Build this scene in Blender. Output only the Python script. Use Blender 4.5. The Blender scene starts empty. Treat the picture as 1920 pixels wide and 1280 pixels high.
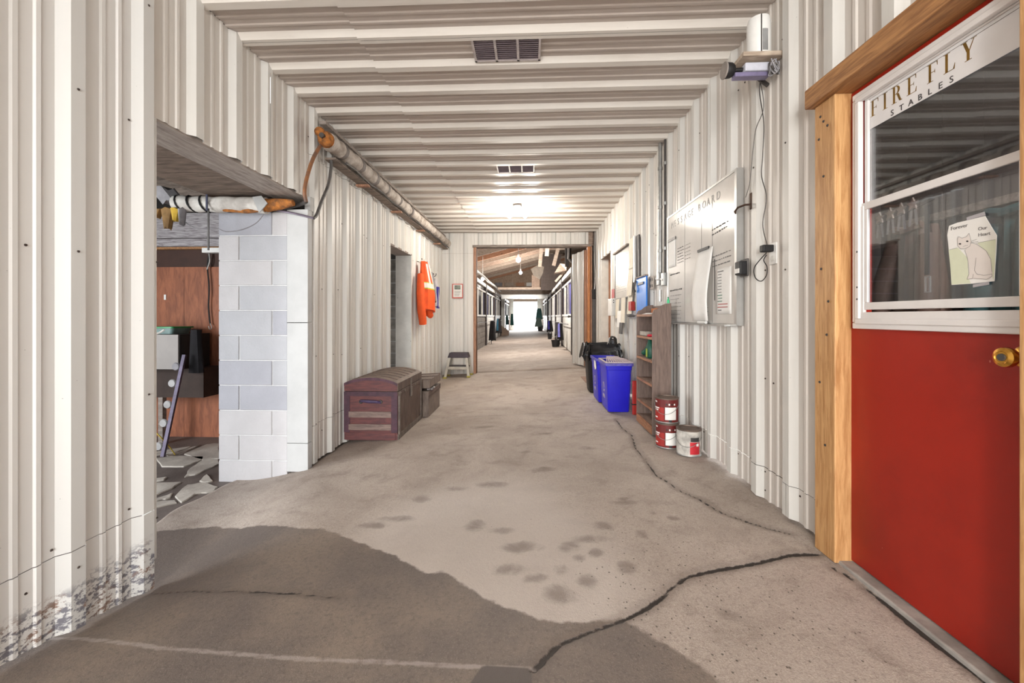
import bpy, bmesh, math, random
import numpy as np
from mathutils import Vector, Matrix
random.seed(7); rng = np.random.default_rng(7)
SC = bpy.context.scene; COL = SC.collection
PI = math.pi

# ------------------------------------------------------------------ camera, world, lights, exposure
F = 770.0; TH = math.atan(34/F); CH = 1.08          # focal length in pixels of a 1920 frame, yaw, eye height
cd = bpy.data.cameras.new('camera'); cam = bpy.data.objects.new('camera', cd); COL.objects.link(cam)
cam.location = (0, 0, CH); cam.rotation_euler = (PI/2, 0, TH)
cd.sensor_width = 36; cd.lens = F/1920*36; cd.shift_y = -46/1920; cd.clip_start = .02; cd.clip_end = 300
SC.camera = cam
vs = SC.view_settings; vs.view_transform = 'Standard'; vs.look = 'None'; vs.gamma = 1; vs.exposure = 0.5; vs.use_curve_mapping = False

w = bpy.data.worlds.new('overcast_sky'); SC.world = w; w.use_nodes = True
bg = w.node_tree.nodes['Background']; bg.inputs[0].default_value = (.93, .97, 1, 1); bg.inputs[1].default_value = 2.2

def area(name, loc, target, sx, sy, e, col=(1, 1, 1), spread=PI):
    l = bpy.data.lights.new(name, 'AREA'); l.shape = 'RECTANGLE'; l.size = sx; l.size_y = sy; l.energy = e; l.color = col; l.spread = spread
    o = bpy.data.objects.new(name, l); COL.objects.link(o); o.location = loc
    o.rotation_euler = (Vector(target)-Vector(loc)).to_track_quat('-Z', 'Y').to_euler(); return o
area('entrance_key_light', (-.95, -3.5, 1.5), (.2, 4, 1.2), .45, 2.2, 70, (1, .985, .96))  # added narrow light behind the camera, sharpens the jamb shadow on the door
area('daylight_barn_entrance', (-.25, -3.6, 1.5), (-.2, 4, 1.35), 3.1, 2.5, 165, (1, .985, .96))
area('daylight_alcove_door', (-5.2, 1.05, 1.05), (-1.6, 3.3, .3), 1.2, 1.9, 72, (.95, .975, 1))
area('daylight_far_door', (-.4, 38.2, 1.3), (-.3, 20, .6), 2.2, 2.2, 420, (1, 1, 1))

def point(name, loc, e, col=(1, .9, .78), r=.05, parent=None):
    l = bpy.data.lights.new(name, 'POINT'); l.energy = e; l.color = col; l.shadow_soft_size = r
    o = bpy.data.objects.new(name, l); COL.objects.link(o); o.location = loc; return o

# ------------------------------------------------------------------ pixel -> place
cT, sT = math.cos(TH), math.sin(TH)
def sst(a, b, x):
    t = np.clip((x-a)/(b-a), 0, 1); return t*t*(3-2*t)
def fz(x, y):                                             # floor height: falls towards the left wall, dips into the alcove
    base = -.17 + np.clip((x+1.89)/3.28, 0, 1)*.17
    return base - .125*sst(1.25, 2.05, y)*sst(5.2, 4.9, y)*sst(0, 1, (-1.62-x+.35*sst(3.3, 2.2, y))/.8)
def fl(x, y): return float(fz(x, y))
def P(px, py, X=None, Y=None, Z=None):
    u = (px-960)/F; v = (594-py)/F
    d = (u*cT-sT, u*sT+cT, v)
    if X is not None: t = X/d[0]
    elif Y is not None: t = Y/d[1]
    elif Z is not None: t = (Z-CH)/d[2]
    else:
        z = -.08
        for _ in range(60):
            t = (z-CH)/d[2]; z = .5*z+.5*fl(t*d[0], t*d[1])
    return Vector((t*d[0], t*d[1], CH+t*d[2]))

# ------------------------------------------------------------------ materials
def lin(c): return tuple((x/255/12.92 if x/255 <= .04045 else ((x/255+.055)/1.055)**2.4) for x in c)
MATS = {}
class N:                                                  # small node helper
    def __init__(s, name):
        s.m = bpy.data.materials.new(name); s.m.use_nodes = True; s.t = s.m.node_tree; s.b = s.t.nodes['Principled BSDF']
        s.tc = s.t.nodes.new('ShaderNodeTexCoord')
    def new(s, t, **k):
        n = s.t.nodes.new(t)
        for a, b in k.items(): setattr(n, a, b)
        return n
    def link(s, a, b): s.t.links.new(a, b)
    def val(s, sock, v):
        if hasattr(v, 'is_linked') or isinstance(v, bpy.types.NodeSocket): s.link(v, sock)
        else: sock.default_value = v
    def noise(s, scale, detail=4, rough=.55, vec=None, st=(1, 1, 1), dist=0):
        n = s.new('ShaderNodeTexNoise'); n.inputs['Scale'].default_value = scale; n.inputs['Detail'].default_value = detail
        n.inputs['Roughness'].default_value = rough; n.inputs['Distortion'].default_value = dist
        mp = s.new('ShaderNodeMapping'); mp.inputs['Scale'].default_value = st
        s.link(vec or s.tc.outputs['Object'], mp.inputs[0]); s.link(mp.outputs[0], n.inputs['Vector']); return n.outputs[0]
    def voro(s, scale, st=(1, 1, 1)):
        n = s.new('ShaderNodeTexVoronoi'); n.inputs['Scale'].default_value = scale
        mp = s.new('ShaderNodeMapping'); mp.inputs['Scale'].default_value = st
        s.link(s.tc.outputs['Object'], mp.inputs[0]); s.link(mp.outputs[0], n.inputs['Vector']); return n.outputs['Distance']
    def math(s, op, a, b=0.0, c=0.0, clamp=False):
        n = s.new('ShaderNodeMath', operation=op, use_clamp=clamp)
        s.val(n.inputs[0], a); s.val(n.inputs[1], b); s.val(n.inputs[2], c); return n.outputs[0]
    def rng(s, v, a, b, c=0.0, d=1.0):
        n = s.new('ShaderNodeMapRange', interpolation_type='SMOOTHSTEP'); s.val(n.inputs[0], v)
        for i, x in enumerate((a, b, c, d)): n.inputs[i+1].default_value = x
        return n.outputs[0]
    def mix(s, f, a, b):
        n = s.new('ShaderNodeMix', data_type='RGBA'); s.val(n.inputs[0], f)
        for i, x in ((6, a), (7, b)):
            if isinstance(x, tuple): n.inputs[i].default_value = (*x[:3], 1)
            else: s.link(x, n.inputs[i])
        return n.outputs[2]
    def attr(s, name):
        n = s.new('ShaderNodeAttribute'); n.attribute_name = name; return n.outputs['Fac']
    def bump(s, h, strength, dist=.01):
        n = s.new('ShaderNodeBump'); n.inputs['Strength'].default_value = strength; n.inputs['Distance'].default_value = dist
        s.link(h, n.inputs['Height']); s.link(n.outputs[0], s.b.inputs['Normal'])
    def done(s, col=None, rough=None, metal=None):
        if col is not None:
            if isinstance(col, tuple): s.b.inputs['Base Color'].default_value = (*col[:3], 1)
            else: s.link(col, s.b.inputs['Base Color'])
        if rough is not None: s.val(s.b.inputs['Roughness'], rough)
        if metal is not None: s.b.inputs['Metallic'].default_value = metal
        return s.m
def mat(name, c, rough=.6, metal=0, var=.15, scale=9, bump=0, st=(1, 1, 1), c2=None, bscale=None):
    if name in MATS: return MATS[name]
    n = N(name); a = lin(c); b = lin(c2) if c2 else tuple(x*(1-var*2) for x in a)
    f = n.rng(n.noise(scale, 6, .6, st=st), .3, .7)
    if bump: n.bump(n.noise(bscale or scale*4, 5, .6, st=st), bump, .006)
    MATS[name] = n.done(n.mix(f, a, b), rough, metal); return MATS[name]
def emis(name, c, e):
    n = N(name); n.b.inputs['Emission Color'].default_value = (*c, 1); n.b.inputs['Emission Strength'].default_value = e
    return n.done((.9, .9, .9), .4)
def wood(name, c, c2, grain=(1, 12, 12), rough=.7, scale=5, knots=True):
    n = N(name); g = n.noise(scale, 7, .62, st=grain, dist=.6); f = n.rng(g, .3, .72)
    col = n.mix(f, lin(c), lin(c2))
    if knots:
        k = n.rng(n.voro(3.1, tuple(1 if x > 5 else .45 for x in grain)), .03, .07, 1, 0)
        col = n.mix(n.math('MULTIPLY', k, .8), col, tuple(x*.25 for x in lin(c2)))
    n.bump(g, .25, .004); MATS[name] = n.done(col, rough); return MATS[name]

def steel_sheet(name, base, dirt, amount, low=None, st=(3, 3, .35)):
    n = N(name)
    streak = n.noise(2.2, 6, .65, st=st); blot = n.noise(7, 6, .7)
    f = n.math('MULTIPLY', n.rng(streak, .4, .8), amount)
    col = n.mix(f, lin(base), lin(dirt))
    sp = n.rng(n.voro(26), .035, .06, 1, 0); on = n.rng(n.noise(3.3, 3), .52, .62)
    col = n.mix(n.math('MULTIPLY', n.math('MULTIPLY', sp, on), .6), col, lin((70, 62, 58)))
    if low:                                               # flaking paint and grime on the lowest hand's breadth of the sheet
        sep = n.new('ShaderNodeSeparateXYZ'); n.link(n.tc.outputs['Object'], sep.inputs[0])
        zz = n.math('ADD', sep.outputs[2], n.math('MULTIPLY', n.noise(5, 5, .7), .16))
        m = n.rng(zz, low+.03, low+.11, 1, 0)
        fl_ = n.rng(n.noise(26, 6, .75, st=(1, 1, 1.6)), .47, .56)
        dark = n.mix(n.rng(n.noise(9, 4), .5, .6), lin((86, 84, 98)), lin((120, 84, 62)))
        col = n.mix(n.math('MULTIPLY', n.math('MULTIPLY', m, fl_), .85), col, dark)
        edge = n.rng(zz, low-.02, low+.02, 1, 0)
    n.bump(blot, .12, .004)
    MATS[name] = n.done(col, .42); return MATS[name]

# each pair: pan paint, then rib paint; light and shade tuned into their tones
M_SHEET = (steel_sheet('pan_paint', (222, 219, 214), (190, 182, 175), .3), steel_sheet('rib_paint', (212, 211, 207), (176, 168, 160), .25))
M_SHEETR = (steel_sheet('pan_paint_right', (212, 206, 199), (176, 165, 157), .45), steel_sheet('rib_paint_worn', (208, 206, 201), (168, 158, 150), .3))
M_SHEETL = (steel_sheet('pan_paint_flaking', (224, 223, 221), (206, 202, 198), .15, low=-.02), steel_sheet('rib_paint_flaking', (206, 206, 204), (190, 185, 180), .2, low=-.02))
M_CEIL = (steel_sheet('ceiling_pan_shaded', (194, 184, 176), (144, 131, 122), .6, st=(.4, 4, 4)), steel_sheet('ceiling_rib_paint', (222, 217, 210), (170, 158, 148), .4, st=(.4, 4, 4)))  # ceiling pans coloured darker for shade, streaked with dirt
M_TRIM = mat('white_trim_paint', (226, 226, 222), .5, var=.08, scale=6, bump=.1)
M_POST = mat('white_post_paint', (186, 187, 187), .55, var=.06, scale=4, bump=.1, bscale=12)
M_BLOCKS = [mat('painted_block_%d' % i, c, .8, var=.05, scale=3, bump=.55, bscale=60) for i, c in enumerate(((186, 187, 190), (178, 179, 184), (168, 169, 177), (192, 190, 192)))]
M_MORTAR = mat('pale_mortar', (214, 214, 214), .85, var=.08, bump=.4, bscale=60)
M_BLOCKD = mat('bare_block', (150, 143, 136), .85, scale=6, c2=(110, 104, 98), bump=.6, bscale=50)
M_PLY = wood('brown_plywood', (162, 98, 66), (124, 72, 48), (6, 1, 1.2), .65, 4, False)
M_WOODG = wood('grey_old_wood', (156, 145, 137), (112, 102, 96), (1.2, 10, 10), .8)
M_WOODGX = wood('grey_old_plank', (146, 132, 121), (98, 87, 79), (1.2, 7, 7), .8)
M_WHITEW = wood('whitewashed_timber', (186, 182, 184), (112, 104, 108), (2, 10, 22), .85, 4, False)
M_PINEV = wood('pine_upright', (205, 160, 108), (166, 118, 70), (14, 14, 1.2), .55)
M_PINEH = wood('pine_head_trim', (176, 128, 80), (126, 84, 50), (14, 1.2, 14), .6)
M_PINEO = wood('orange_pine', (206, 138, 84), (160, 96, 54), (14, 14, 1.5), .6)
M_JAMB = wood('worn_jamb_wood', (184, 140, 112), (138, 98, 78), (12, 12, 1.4), .7)
M_FASCIA = wood('pale_grey_fascia', (176, 166, 158), (132, 122, 115), (9, 1.2, 9), .8)
M_SOFFIT = wood('brown_grey_soffit', (138, 121, 108), (92, 79, 70), (1.2, 7, 7), .8)
M_RAFT = wood('rafter_wood', (170, 148, 132), (118, 99, 88), (1.4, 10, 10), .8)
M_RAFTL = wood('pale_rafter_wood', (190, 174, 160), (142, 124, 110), (1.4, 10, 10), .8)
M_RAFTO = wood('orange_rafter_wood', (196, 148, 118), (152, 108, 84), (1.4, 10, 10), .8)
M_OSB = wood('gable_plywood', (196, 172, 152), (164, 138, 118), (5, 5, 2), .8, 4, False)
M_BLACK = mat('black_rubber', (26, 25, 27), .6, var=.2)
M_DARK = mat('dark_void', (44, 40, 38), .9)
M_STEEL = mat('galvanised_steel', (168, 168, 166), .42, .7, var=.12, scale=14)
M_DSTEEL = mat('dull_dark_steel', (92, 88, 86), .5, .5, var=.2)
M_ALU = mat('aluminium_frame', (196, 196, 194), .35, .7, var=.06)
M_WHITEP = mat('white_plastic', (232, 231, 228), .4, var=.04)
M_PAPER = mat('white_paper', (238, 236, 232), .8, var=.04, scale=5)
M_INK = mat('black_ink', (52, 48, 48), .7, var=.1)
M_PALEINK = mat('grey_ink', (120, 116, 114), .7, var=.1)
M_RED = mat('red_enamel', (176, 38, 30), .45, var=.12, scale=3)
M_GREEN = mat('green_plastic', (24, 112, 84), .45, var=.1)
M_DGREEN = mat('dark_green_plastic', (18, 84, 66), .4, var=.1)
M_TEAL = mat('teal_cloth', (36, 96, 92), .9, var=.2, bump=.3)
M_CLOTHK = mat('black_cloth', (30, 28, 32), .95, var=.25, bump=.3)
M_CLOTHB = mat('blue_cloth', (52, 50, 140), .9, var=.2, bump=.3)
M_CLOTHG = mat('grey_cloth', (150, 148, 152), .9, var=.15, bump=.3)

# ------------------------------------------------------------------ mesh builder
LOC = {}
class MB:
    def __init__(s): s.v = []; s.f = []
    def add(s, vs_, fs):
        o = len(s.v); s.v += [tuple(v) for v in vs_]; s.f += [tuple(i+o for i in f) for f in fs]; return s
    def box(s, x0, x1, y0, y1, z0, z1):
        return s.add([(x, y, z) for z in (z0, z1) for y in (y0, y1) for x in (x0, x1)],
                     [(0, 2, 3, 1), (4, 5, 7, 6), (0, 1, 5, 4), (2, 6, 7, 3), (0, 4, 6, 2), (1, 3, 7, 5)])
    def hexa(s, b, t):                                     # eight corners: four below, four above (both anticlockwise from above)
        return s.add(list(b)+list(t), [(3, 2, 1, 0), (4, 5, 6, 7), (0, 1, 5, 4), (1, 2, 6, 5), (2, 3, 7, 6), (3, 0, 4, 7)])
    def beam(s, p, q, w_, h_, up=(0, 0, 1)):
        p, q = Vector(p), Vector(q); d = (q-p).normalized(); u = Vector(up)
        if abs(d.dot(u)) > .98: u = Vector((0, 1, 0))
        r = d.cross(u).normalized()*w_/2; u = r.cross(d).normalized()*h_/2
        return s.add([p-r-u, p+r-u, p+r+u, p-r+u, q-r-u, q+r-u, q+r+u, q-r+u],
                     [(0, 3, 2, 1), (4, 5, 6, 7), (0, 1, 5, 4), (1, 2, 6, 5), (2, 3, 7, 6), (3, 0, 4, 7)])
    def tube(s, pts, r, n=8, cap=True, squash=None):
        pts = [Vector(p) for p in pts]; rings = []; prev = None
        for i, p in enumerate(pts):
            d = (pts[min(i+1, len(pts)-1)]-pts[max(i-1, 0)]).normalized()
            if prev is None:
                a = Vector((0, 0, 1)) if abs(d.z) < .9 else Vector((1, 0, 0)); u = d.cross(a).normalized()
            else: u = (prev-d*prev.dot(d)).normalized()
            prev = u; v = d.cross(u); rr = r[i] if isinstance(r, (list, tuple)) else r
            rings.append([p+(u*math.cos(2*PI*k/n)+v*math.sin(2*PI*k/n))*rr for k in range(n)])
        return s.loft(rings, cap)
    def loft(s, rings, cap=True, closed=True):
        n = len(rings[0]); vs_ = [p for r in rings for p in r]; fs = []
        for i in range(len(rings)-1):
            for k in range(n if closed else n-1):
                a = i*n+k; b = i*n+(k+1) % n; fs.append((a, b, b+n, a+n))
        if cap: fs.append(tuple(range(n-1, -1, -1))); fs.append(tuple(range((len(rings)-1)*n, len(rings)*n)))
        return s.add(vs_, fs)
    def lathe(s, prof, c=(0, 0, 0), n=20, cap=True, axis='z'):
        rings = []
        for r, z in prof:
            ring = []
            for k in range(n):
                a = 2*PI*k/n; x, y = r*math.cos(a), r*math.sin(a)
                p = {'z': (x, y, z), 'x': (z, x, y), 'y': (x, z, y)}[axis]
                ring.append((p[0]+c[0], p[1]+c[1], p[2]+c[2]))
            rings.append(ring)
        return s.loft(rings, cap)
    def prism(s, poly, vec):
        vec = Vector(vec); a = [Vector(p) for p in poly]; n = len(a)
        return s.add(a+[p+vec for p in a], [tuple(range(n-1, -1, -1)), tuple(range(n, 2*n))]+[(k, (k+1) % n, (k+1) % n+n, k+n) for k in range(n)])
    def ball(s, c, rx, ry=None, rz=None, n=12, m=8):
        ry = ry or rx; rz = rz or rx
        return s.loft([[(c[0]+rx*math.sin(PI*i/m)*math.cos(2*PI*k/n), c[1]+ry*math.sin(PI*i/m)*math.sin(2*PI*k/n), c[2]-rz*math.cos(PI*i/m)) for k in range(n)] for i in ([.12]+list(range(1, m))+[m-.12])])
    def build(s, name, m, parent=None, smooth=False, bev=0, seg=2, kind=None, fix=True, label=None, loc=None):
        me = bpy.data.meshes.new(name); off = Vector(loc) if loc is not None else (LOC.get(parent.name, Vector()) if parent else Vector())
        me.from_pydata([tuple(Vector(v)-off) for v in s.v], [], s.f)
        if fix:
            bm = bmesh.new(); bm.from_mesh(me); bmesh.ops.recalc_face_normals(bm, faces=bm.faces); bm.to_mesh(me); bm.free()
        if smooth:
            me.polygons.foreach_set('use_smooth', [True]*len(me.polygons))
        me.materials.append(m)
        o = bpy.data.objects.new(name, me); COL.objects.link(o)
        if smooth: me.set_sharp_from_angle(angle=math.radians(40))
        if bev:
            b = o.modifiers.new('bevel', 'BEVEL'); b.width = bev; b.segments = seg; b.limit_method = 'ANGLE'
        if parent:
            o.parent = parent; LOC[o.name] = off
        else:
            o.location = off; LOC[o.name] = off
        if kind: o['kind'] = kind
        if label: o['label'] = label
        return o
def tag(o, label, cat, group=None):
    o['label'] = label; o['category'] = cat
    if group: o['group'] = group
    return o
def thing(name, label, cat, loc=(0, 0, 0), group=None):
    o = bpy.data.objects.new(name, None); COL.objects.link(o); o.location = loc; o.empty_display_size = .05
    LOC[o.name] = Vector(loc); return tag(o, label, cat, group)
def struct(name, label=None, loc=(0, 0, 0)):
    o = bpy.data.objects.new(name, None); COL.objects.link(o); o.location = loc; o['kind'] = 'structure'; LOC[o.name] = Vector(loc)
    o.empty_display_size = .05
    if label: o['label'] = label
    return o
def copy_tree(o, parent=None, loc=None, label=None, rz=None):
    c = o.copy(); COL.objects.link(c); c.parent = parent
    if loc is not None: c.location = loc
    if rz is not None: c.rotation_euler = (0, 0, rz)
    if label: c['label'] = label
    for ch in list(o.children): copy_tree(ch, c)
    return c
def text_mesh(body, size, ext=.0006):
    cu = bpy.data.curves.new('lettering', 'FONT'); cu.body = body; cu.size = size; cu.extrude = ext; cu.resolution_u = 3
    o = bpy.data.objects.new('lettering', cu); COL.objects.link(o); dg = bpy.context.evaluated_depsgraph_get()
    me = bpy.data.meshes.new_from_object(o.evaluated_get(dg)); bpy.data.objects.remove(o); bpy.data.curves.remove(cu); return me
def put_text(name, body, size, org, right, up, m, parent, spread=None):
    me = text_mesh(body, size); r = Vector(right).normalized(); u = Vector(up).normalized(); nrm = r.cross(u)
    me.transform(Matrix(((r.x, u.x, nrm.x, 0), (r.y, u.y, nrm.y, 0), (r.z, u.z, nrm.z, 0), (0, 0, 0, 1))))
    off = LOC.get(parent.name, Vector()); me.transform(Matrix.Translation(Vector(org)-off))
    me.materials.clear(); me.materials.append(m); o = bpy.data.objects.new(name, me); COL.objects.link(o); o.parent = parent; return o

# ------------------------------------------------------------------ corrugated sheets
PITCH = .313
NODES = [(-.088, 0), (-.056, .031), (-.001, .031), (.024, 0), (.080, 0), (.086, .007), (.102, .007), (.108, 0), (.152, 0), (.158, .007), (.174, .007), (.180, 0)]
def profile(s0, s1, ph):
    out = [];
    k0 = int(math.floor((s0-ph)/PITCH))-1; k1 = int(math.ceil((s1-ph)/PITCH))+1
    pts = [(ph+k*PITCH+t, h) for k in range(k0, k1+1) for t, h in NODES]
    def hat(s):
        for (a, ha), (b, hb) in zip(pts, pts[1:]):
            if a <= s <= b: return ha+(hb-ha)*(s-a)/max(b-a, 1e-9)
        return 0
    out.append((s0, hat(s0))); out += [p for p in pts if s0 < p[0] < s1]; out.append((s1, hat(s1))); return out
def sheet(parent, m, s0, s1, a0, a1, place, ph, name='steel_sheet'):
    pr = profile(s0, s1, ph); lo = []; hi = []
    for s, h in pr:
        lo.append(place(s, h, a0(s) if callable(a0) else a0)); hi.append(place(s, h, a1(s) if callable(a1) else a1))
    n = len(pr); mb = MB(); mb.add(lo+hi, [(i, i+1, i+1+n, i+n) for i in range(n-1)])
    mb.add([Vector(p) for p in lo+hi], [])                 # kept thin: it is sheet metal
    mb.v = mb.v[:2*n]
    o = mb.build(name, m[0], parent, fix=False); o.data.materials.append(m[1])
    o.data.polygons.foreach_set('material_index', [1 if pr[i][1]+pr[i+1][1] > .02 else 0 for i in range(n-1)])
    return o
def sheets(parent, m, s0, s1, a0, a1, place, ph, per=3, gap=0, zs=()):
    """cover a run with sheets lapped on every third rib, cut at the heights in zs"""
    cuts = [s0]; k = math.ceil((s0-ph)/PITCH)
    while True:
        c = ph+k*PITCH-.03
        if c > s1-.05: break
        if c > s0+.05 and k % per == 0: cuts.append(c)
        k += 1
    cuts.append(s1)
    lv = [a0]+[z for z in zs]+[a1]
    for i, (p, q) in enumerate(zip(cuts, cuts[1:])):
        for j, (b, t) in enumerate(zip(lv, lv[1:])):
            g0 = .003 if j > 0 else 0
            dz = .0015*((i+j) % 2)
            b2 = (lambda s, b=b: b(s)) if callable(b) else b+g0
            sheet(parent, m, p, q, b2, t, lambda s, h, z, dz=dz: place(s, h+dz, z), ph)
# ------------------------------------------------------------------ floor
XL, XR, YE, ZC = -1.89, 1.39, 8.75, 2.89
def pix_poly(pts): return [P(x, y).xy for x, y in pts]
WET = pix_poly([(283, 997), (330, 992), (400, 986), (440, 991), (500, 985), (560, 990), (600, 991), (640, 1002), (690, 1022), (740, 1041), (770, 1056), (800, 1076), (830, 1069),
                (852, 1082), (880, 1102), (930, 1132), (990, 1152), (1040, 1164), (1100, 1164), (1165, 1157), (1240, 1200), (1310, 1242), (1370, 1292), (1420, 1420), (-1200, 1420), (-600, 1150), (200, 1060)])
CRACKS = [(.004, [(1155, 785), (1165, 800), (1185, 815), (1192, 840), (1210, 860), (1230, 890), (1255, 905), (1275, 920), (1310, 935), (1350, 960), (1400, 978), (1440, 990), (1480, 1000)]),
          (.008, [(1535, 1038), (1480, 1040), (1420, 1055), (1330, 1070), (1290, 1080), (1260, 1100), (1240, 1120), (1210, 1140), (1170, 1160), (1100, 1185), (1050, 1205), (1015, 1240), (1000, 1255)]),
          (.009, [(1560, 1062), (1600, 1085), (1660, 1130), (1720, 1178), (1790, 1232), (1870, 1292), (1990, 1390)]),
          (.003, [(283, 1112), (400, 1108), (560, 1112), (640, 1120)])]
CRACKS = [(w_, pix_poly(p)) for w_, p in CRACKS]
JOINT = pix_poly([(0, 1190), (130, 1196), (300, 1216), (560, 1236), (760, 1242), (880, 1249), (1000, 1253)])
PATCH = pix_poly([(905, 1246), (996, 1251), (1000, 1310), (860, 1310)])
BLOTS = [(980, 1025, 42, 12), (1065, 1025, 22, 12), (1105, 1010, 42, 9), (1085, 1046, 15, 9), (1116, 1036, 16, 10), (1055, 1070, 19, 13), (1100, 1090, 22, 17), (1052, 1112, 36, 22), (960, 1068, 36, 14),
         (1005, 1084, 30, 10), (890, 985, 22, 13), (925, 908, 40, 7), (790, 935, 20, 8), (1175, 1065, 20, 14), (1205, 1000, 15, 10), (1170, 942, 26, 6), (1130, 985, 22, 10), (745, 972, 40, 6), (1020, 880, 30, 6),
         (860, 915, 30, 5), (1100, 840, 18, 4), (1262, 972, 12, 6), (1168, 935, 12, 4), (1225, 962, 8, 4), (940, 995, 30, 8), (700, 985, 40, 6), (1360, 1150, 26, 14), (905, 800, 30, 3), (985, 848, 12, 3), (1025, 812, 16, 2)]
def seg_dist(Q, pl):
    d = np.full(len(Q), 9.); 
    for a, b in zip(pl, pl[1:]):
        a = np.array(a); b = np.array(b); ab = b-a; t = np.clip(((Q-a)@ab)/(ab@ab), 0, 1)
        d = np.minimum(d, np.linalg.norm(Q-(a+t[:, None]*ab), axis=1))
    return d
def inside(Q, pl):
    r = np.zeros(len(Q), bool); n = len(pl)
    for i in range(n):
        x0, y0 = pl[i]; x1, y1 = pl[(i+1) % n]
        c = ((y0 > Q[:, 1]) != (y1 > Q[:, 1])); r ^= c & (Q[:, 0] < (x1-x0)*(Q[:, 1]-y0)/((y1-y0) if y1 != y0 else 1e-9)+x0)
    return r
def sdist(Q, pl):
    d = seg_dist(Q, list(pl)+[pl[0]]); return np.where(inside(Q, pl), d, -d)
def wob(Q, s, k):
    return np.sin(Q[:, 0]*s+1.3*np.sin(Q[:, 1]*s*.7+k))*np.cos(Q[:, 1]*s*1.13+k)
def floor_mat():
    n = N('stable_concrete')
    big = n.noise(.9, 7, .65, dist=.5); mid = n.noise(5, 6, .65, dist=.4); fine = n.noise(60, 4, .7); tiny = n.noise(220, 2, .6)
    col = n.mix(n.rng(big, .35, .68), lin((180, 168, 158)), lin((154, 141, 131)))
    col = n.mix(n.math('MULTIPLY', n.rng(mid, .46, .74), .6), col, lin((124, 110, 100)))
    col = n.mix(n.math('MULTIPLY', n.rng(fine, .48, .7), .4), col, lin((122, 109, 99)))
    grain = n.noise(190, 3, .75); col = n.mix(n.math('MULTIPLY', n.rng(grain, .5, .66), .4), col, lin((110, 98, 90))); col = n.mix(n.math('MULTIPLY', n.rng(grain, .34, .45, 1, 0), .3), col, lin((218, 208, 200)))
    pale = n.attr('pale'); col = n.mix(n.math('MULTIPLY', n.rng(n.math('ADD', pale, n.math('MULTIPLY', mid, .5)), .55, 1.2), .6), col, lin((200, 191, 184)))
    b = n.math('ADD', n.attr('blot'), n.math('MULTIPLY', n.math('SUBTRACT', n.noise(8, 7, .66, dist=.5), .5), 3.2))
    col = n.mix(n.math('MULTIPLY', n.rng(b, -.2, 1.3), .6), col, lin((104, 92, 84)))
    w_ = n.math('ADD', n.attr('wet'), n.math('MULTIPLY', n.math('SUBTRACT', n.noise(14, 5, .6), .5), .06))
    wm = n.rng(w_, -.006, .012)
    wetc = n.mix(n.rng(n.noise(1.6, 5, .6), .38, .66), lin((104, 94, 88)), lin((130, 116, 104)))
    wetc = n.mix(n.math('MULTIPLY', n.rng(fine, .45, .7), .5), wetc, lin((80, 72, 66))); wetc = n.mix(n.math('MULTIPLY', n.rng(grain, .36, .46, 1, 0), .35), wetc, lin((158, 146, 136)))
    col = n.mix(wm, col, wetc)
    pz = n.attr('pit'); pits = n.rng(n.voro(42, (1, .8, 1)), .10, .17, 1, 0); sel = n.rng(n.noise(17, 3), .42, .5)
    pm = n.math('MULTIPLY', n.math('MULTIPLY', pits, sel), n.rng(pz, .15, .6)); col = n.mix(n.math('MULTIPLY', pm, .75), col, lin((78, 70, 64)))
    chips = n.math('MULTIPLY', n.rng(n.voro(15), .03, .06, 1, 0), n.rng(n.noise(3, 3), .5, .58)); col = n.mix(n.math('MULTIPLY', chips, .7), col, lin((76, 68, 62)))
    c = n.math('SUBTRACT', n.attr('crack'), n.math('MULTIPLY', n.math('SUBTRACT', n.noise(30, 4, .7), .5), .022))
    halo = n.rng(c, 0, .05, 1, 0); col = n.mix(n.math('MULTIPLY', halo, .4), col, lin((96, 84, 76)))
    cm = n.rng(c, -.002, .004, 1, 0); col = n.mix(cm, col, lin((52, 45, 41)))
    j = n.rng(n.math('ADD', n.attr('joint'), n.math('MULTIPLY', n.math('SUBTRACT', n.noise(24, 4), .5), .02)), .004, .013, 1, 0)
    col = n.mix(n.math('MULTIPLY', j, .45), col, lin((182, 172, 166)))
    pt = n.rng(n.attr('patch'), -.004, .004); col = n.mix(pt, col, lin((88, 80, 76)))
    h = n.math('SUBTRACT', n.math('ADD', n.math('MULTIPLY', fine, .5), n.math('MULTIPLY', tiny, .35)), n.math('ADD', n.math('MULTIPLY', cm, 2.0), n.math('MULTIPLY', pm, 1.0)))
    n.bump(h, .8, .006)
    return n.done(col, n.math('SUBTRACT', .85, n.math('MULTIPLY', wm, .22)))
M_FLOOR = floor_mat()
FLOOR = struct('floor', 'worn concrete floor with cracks and a damp patch')
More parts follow.
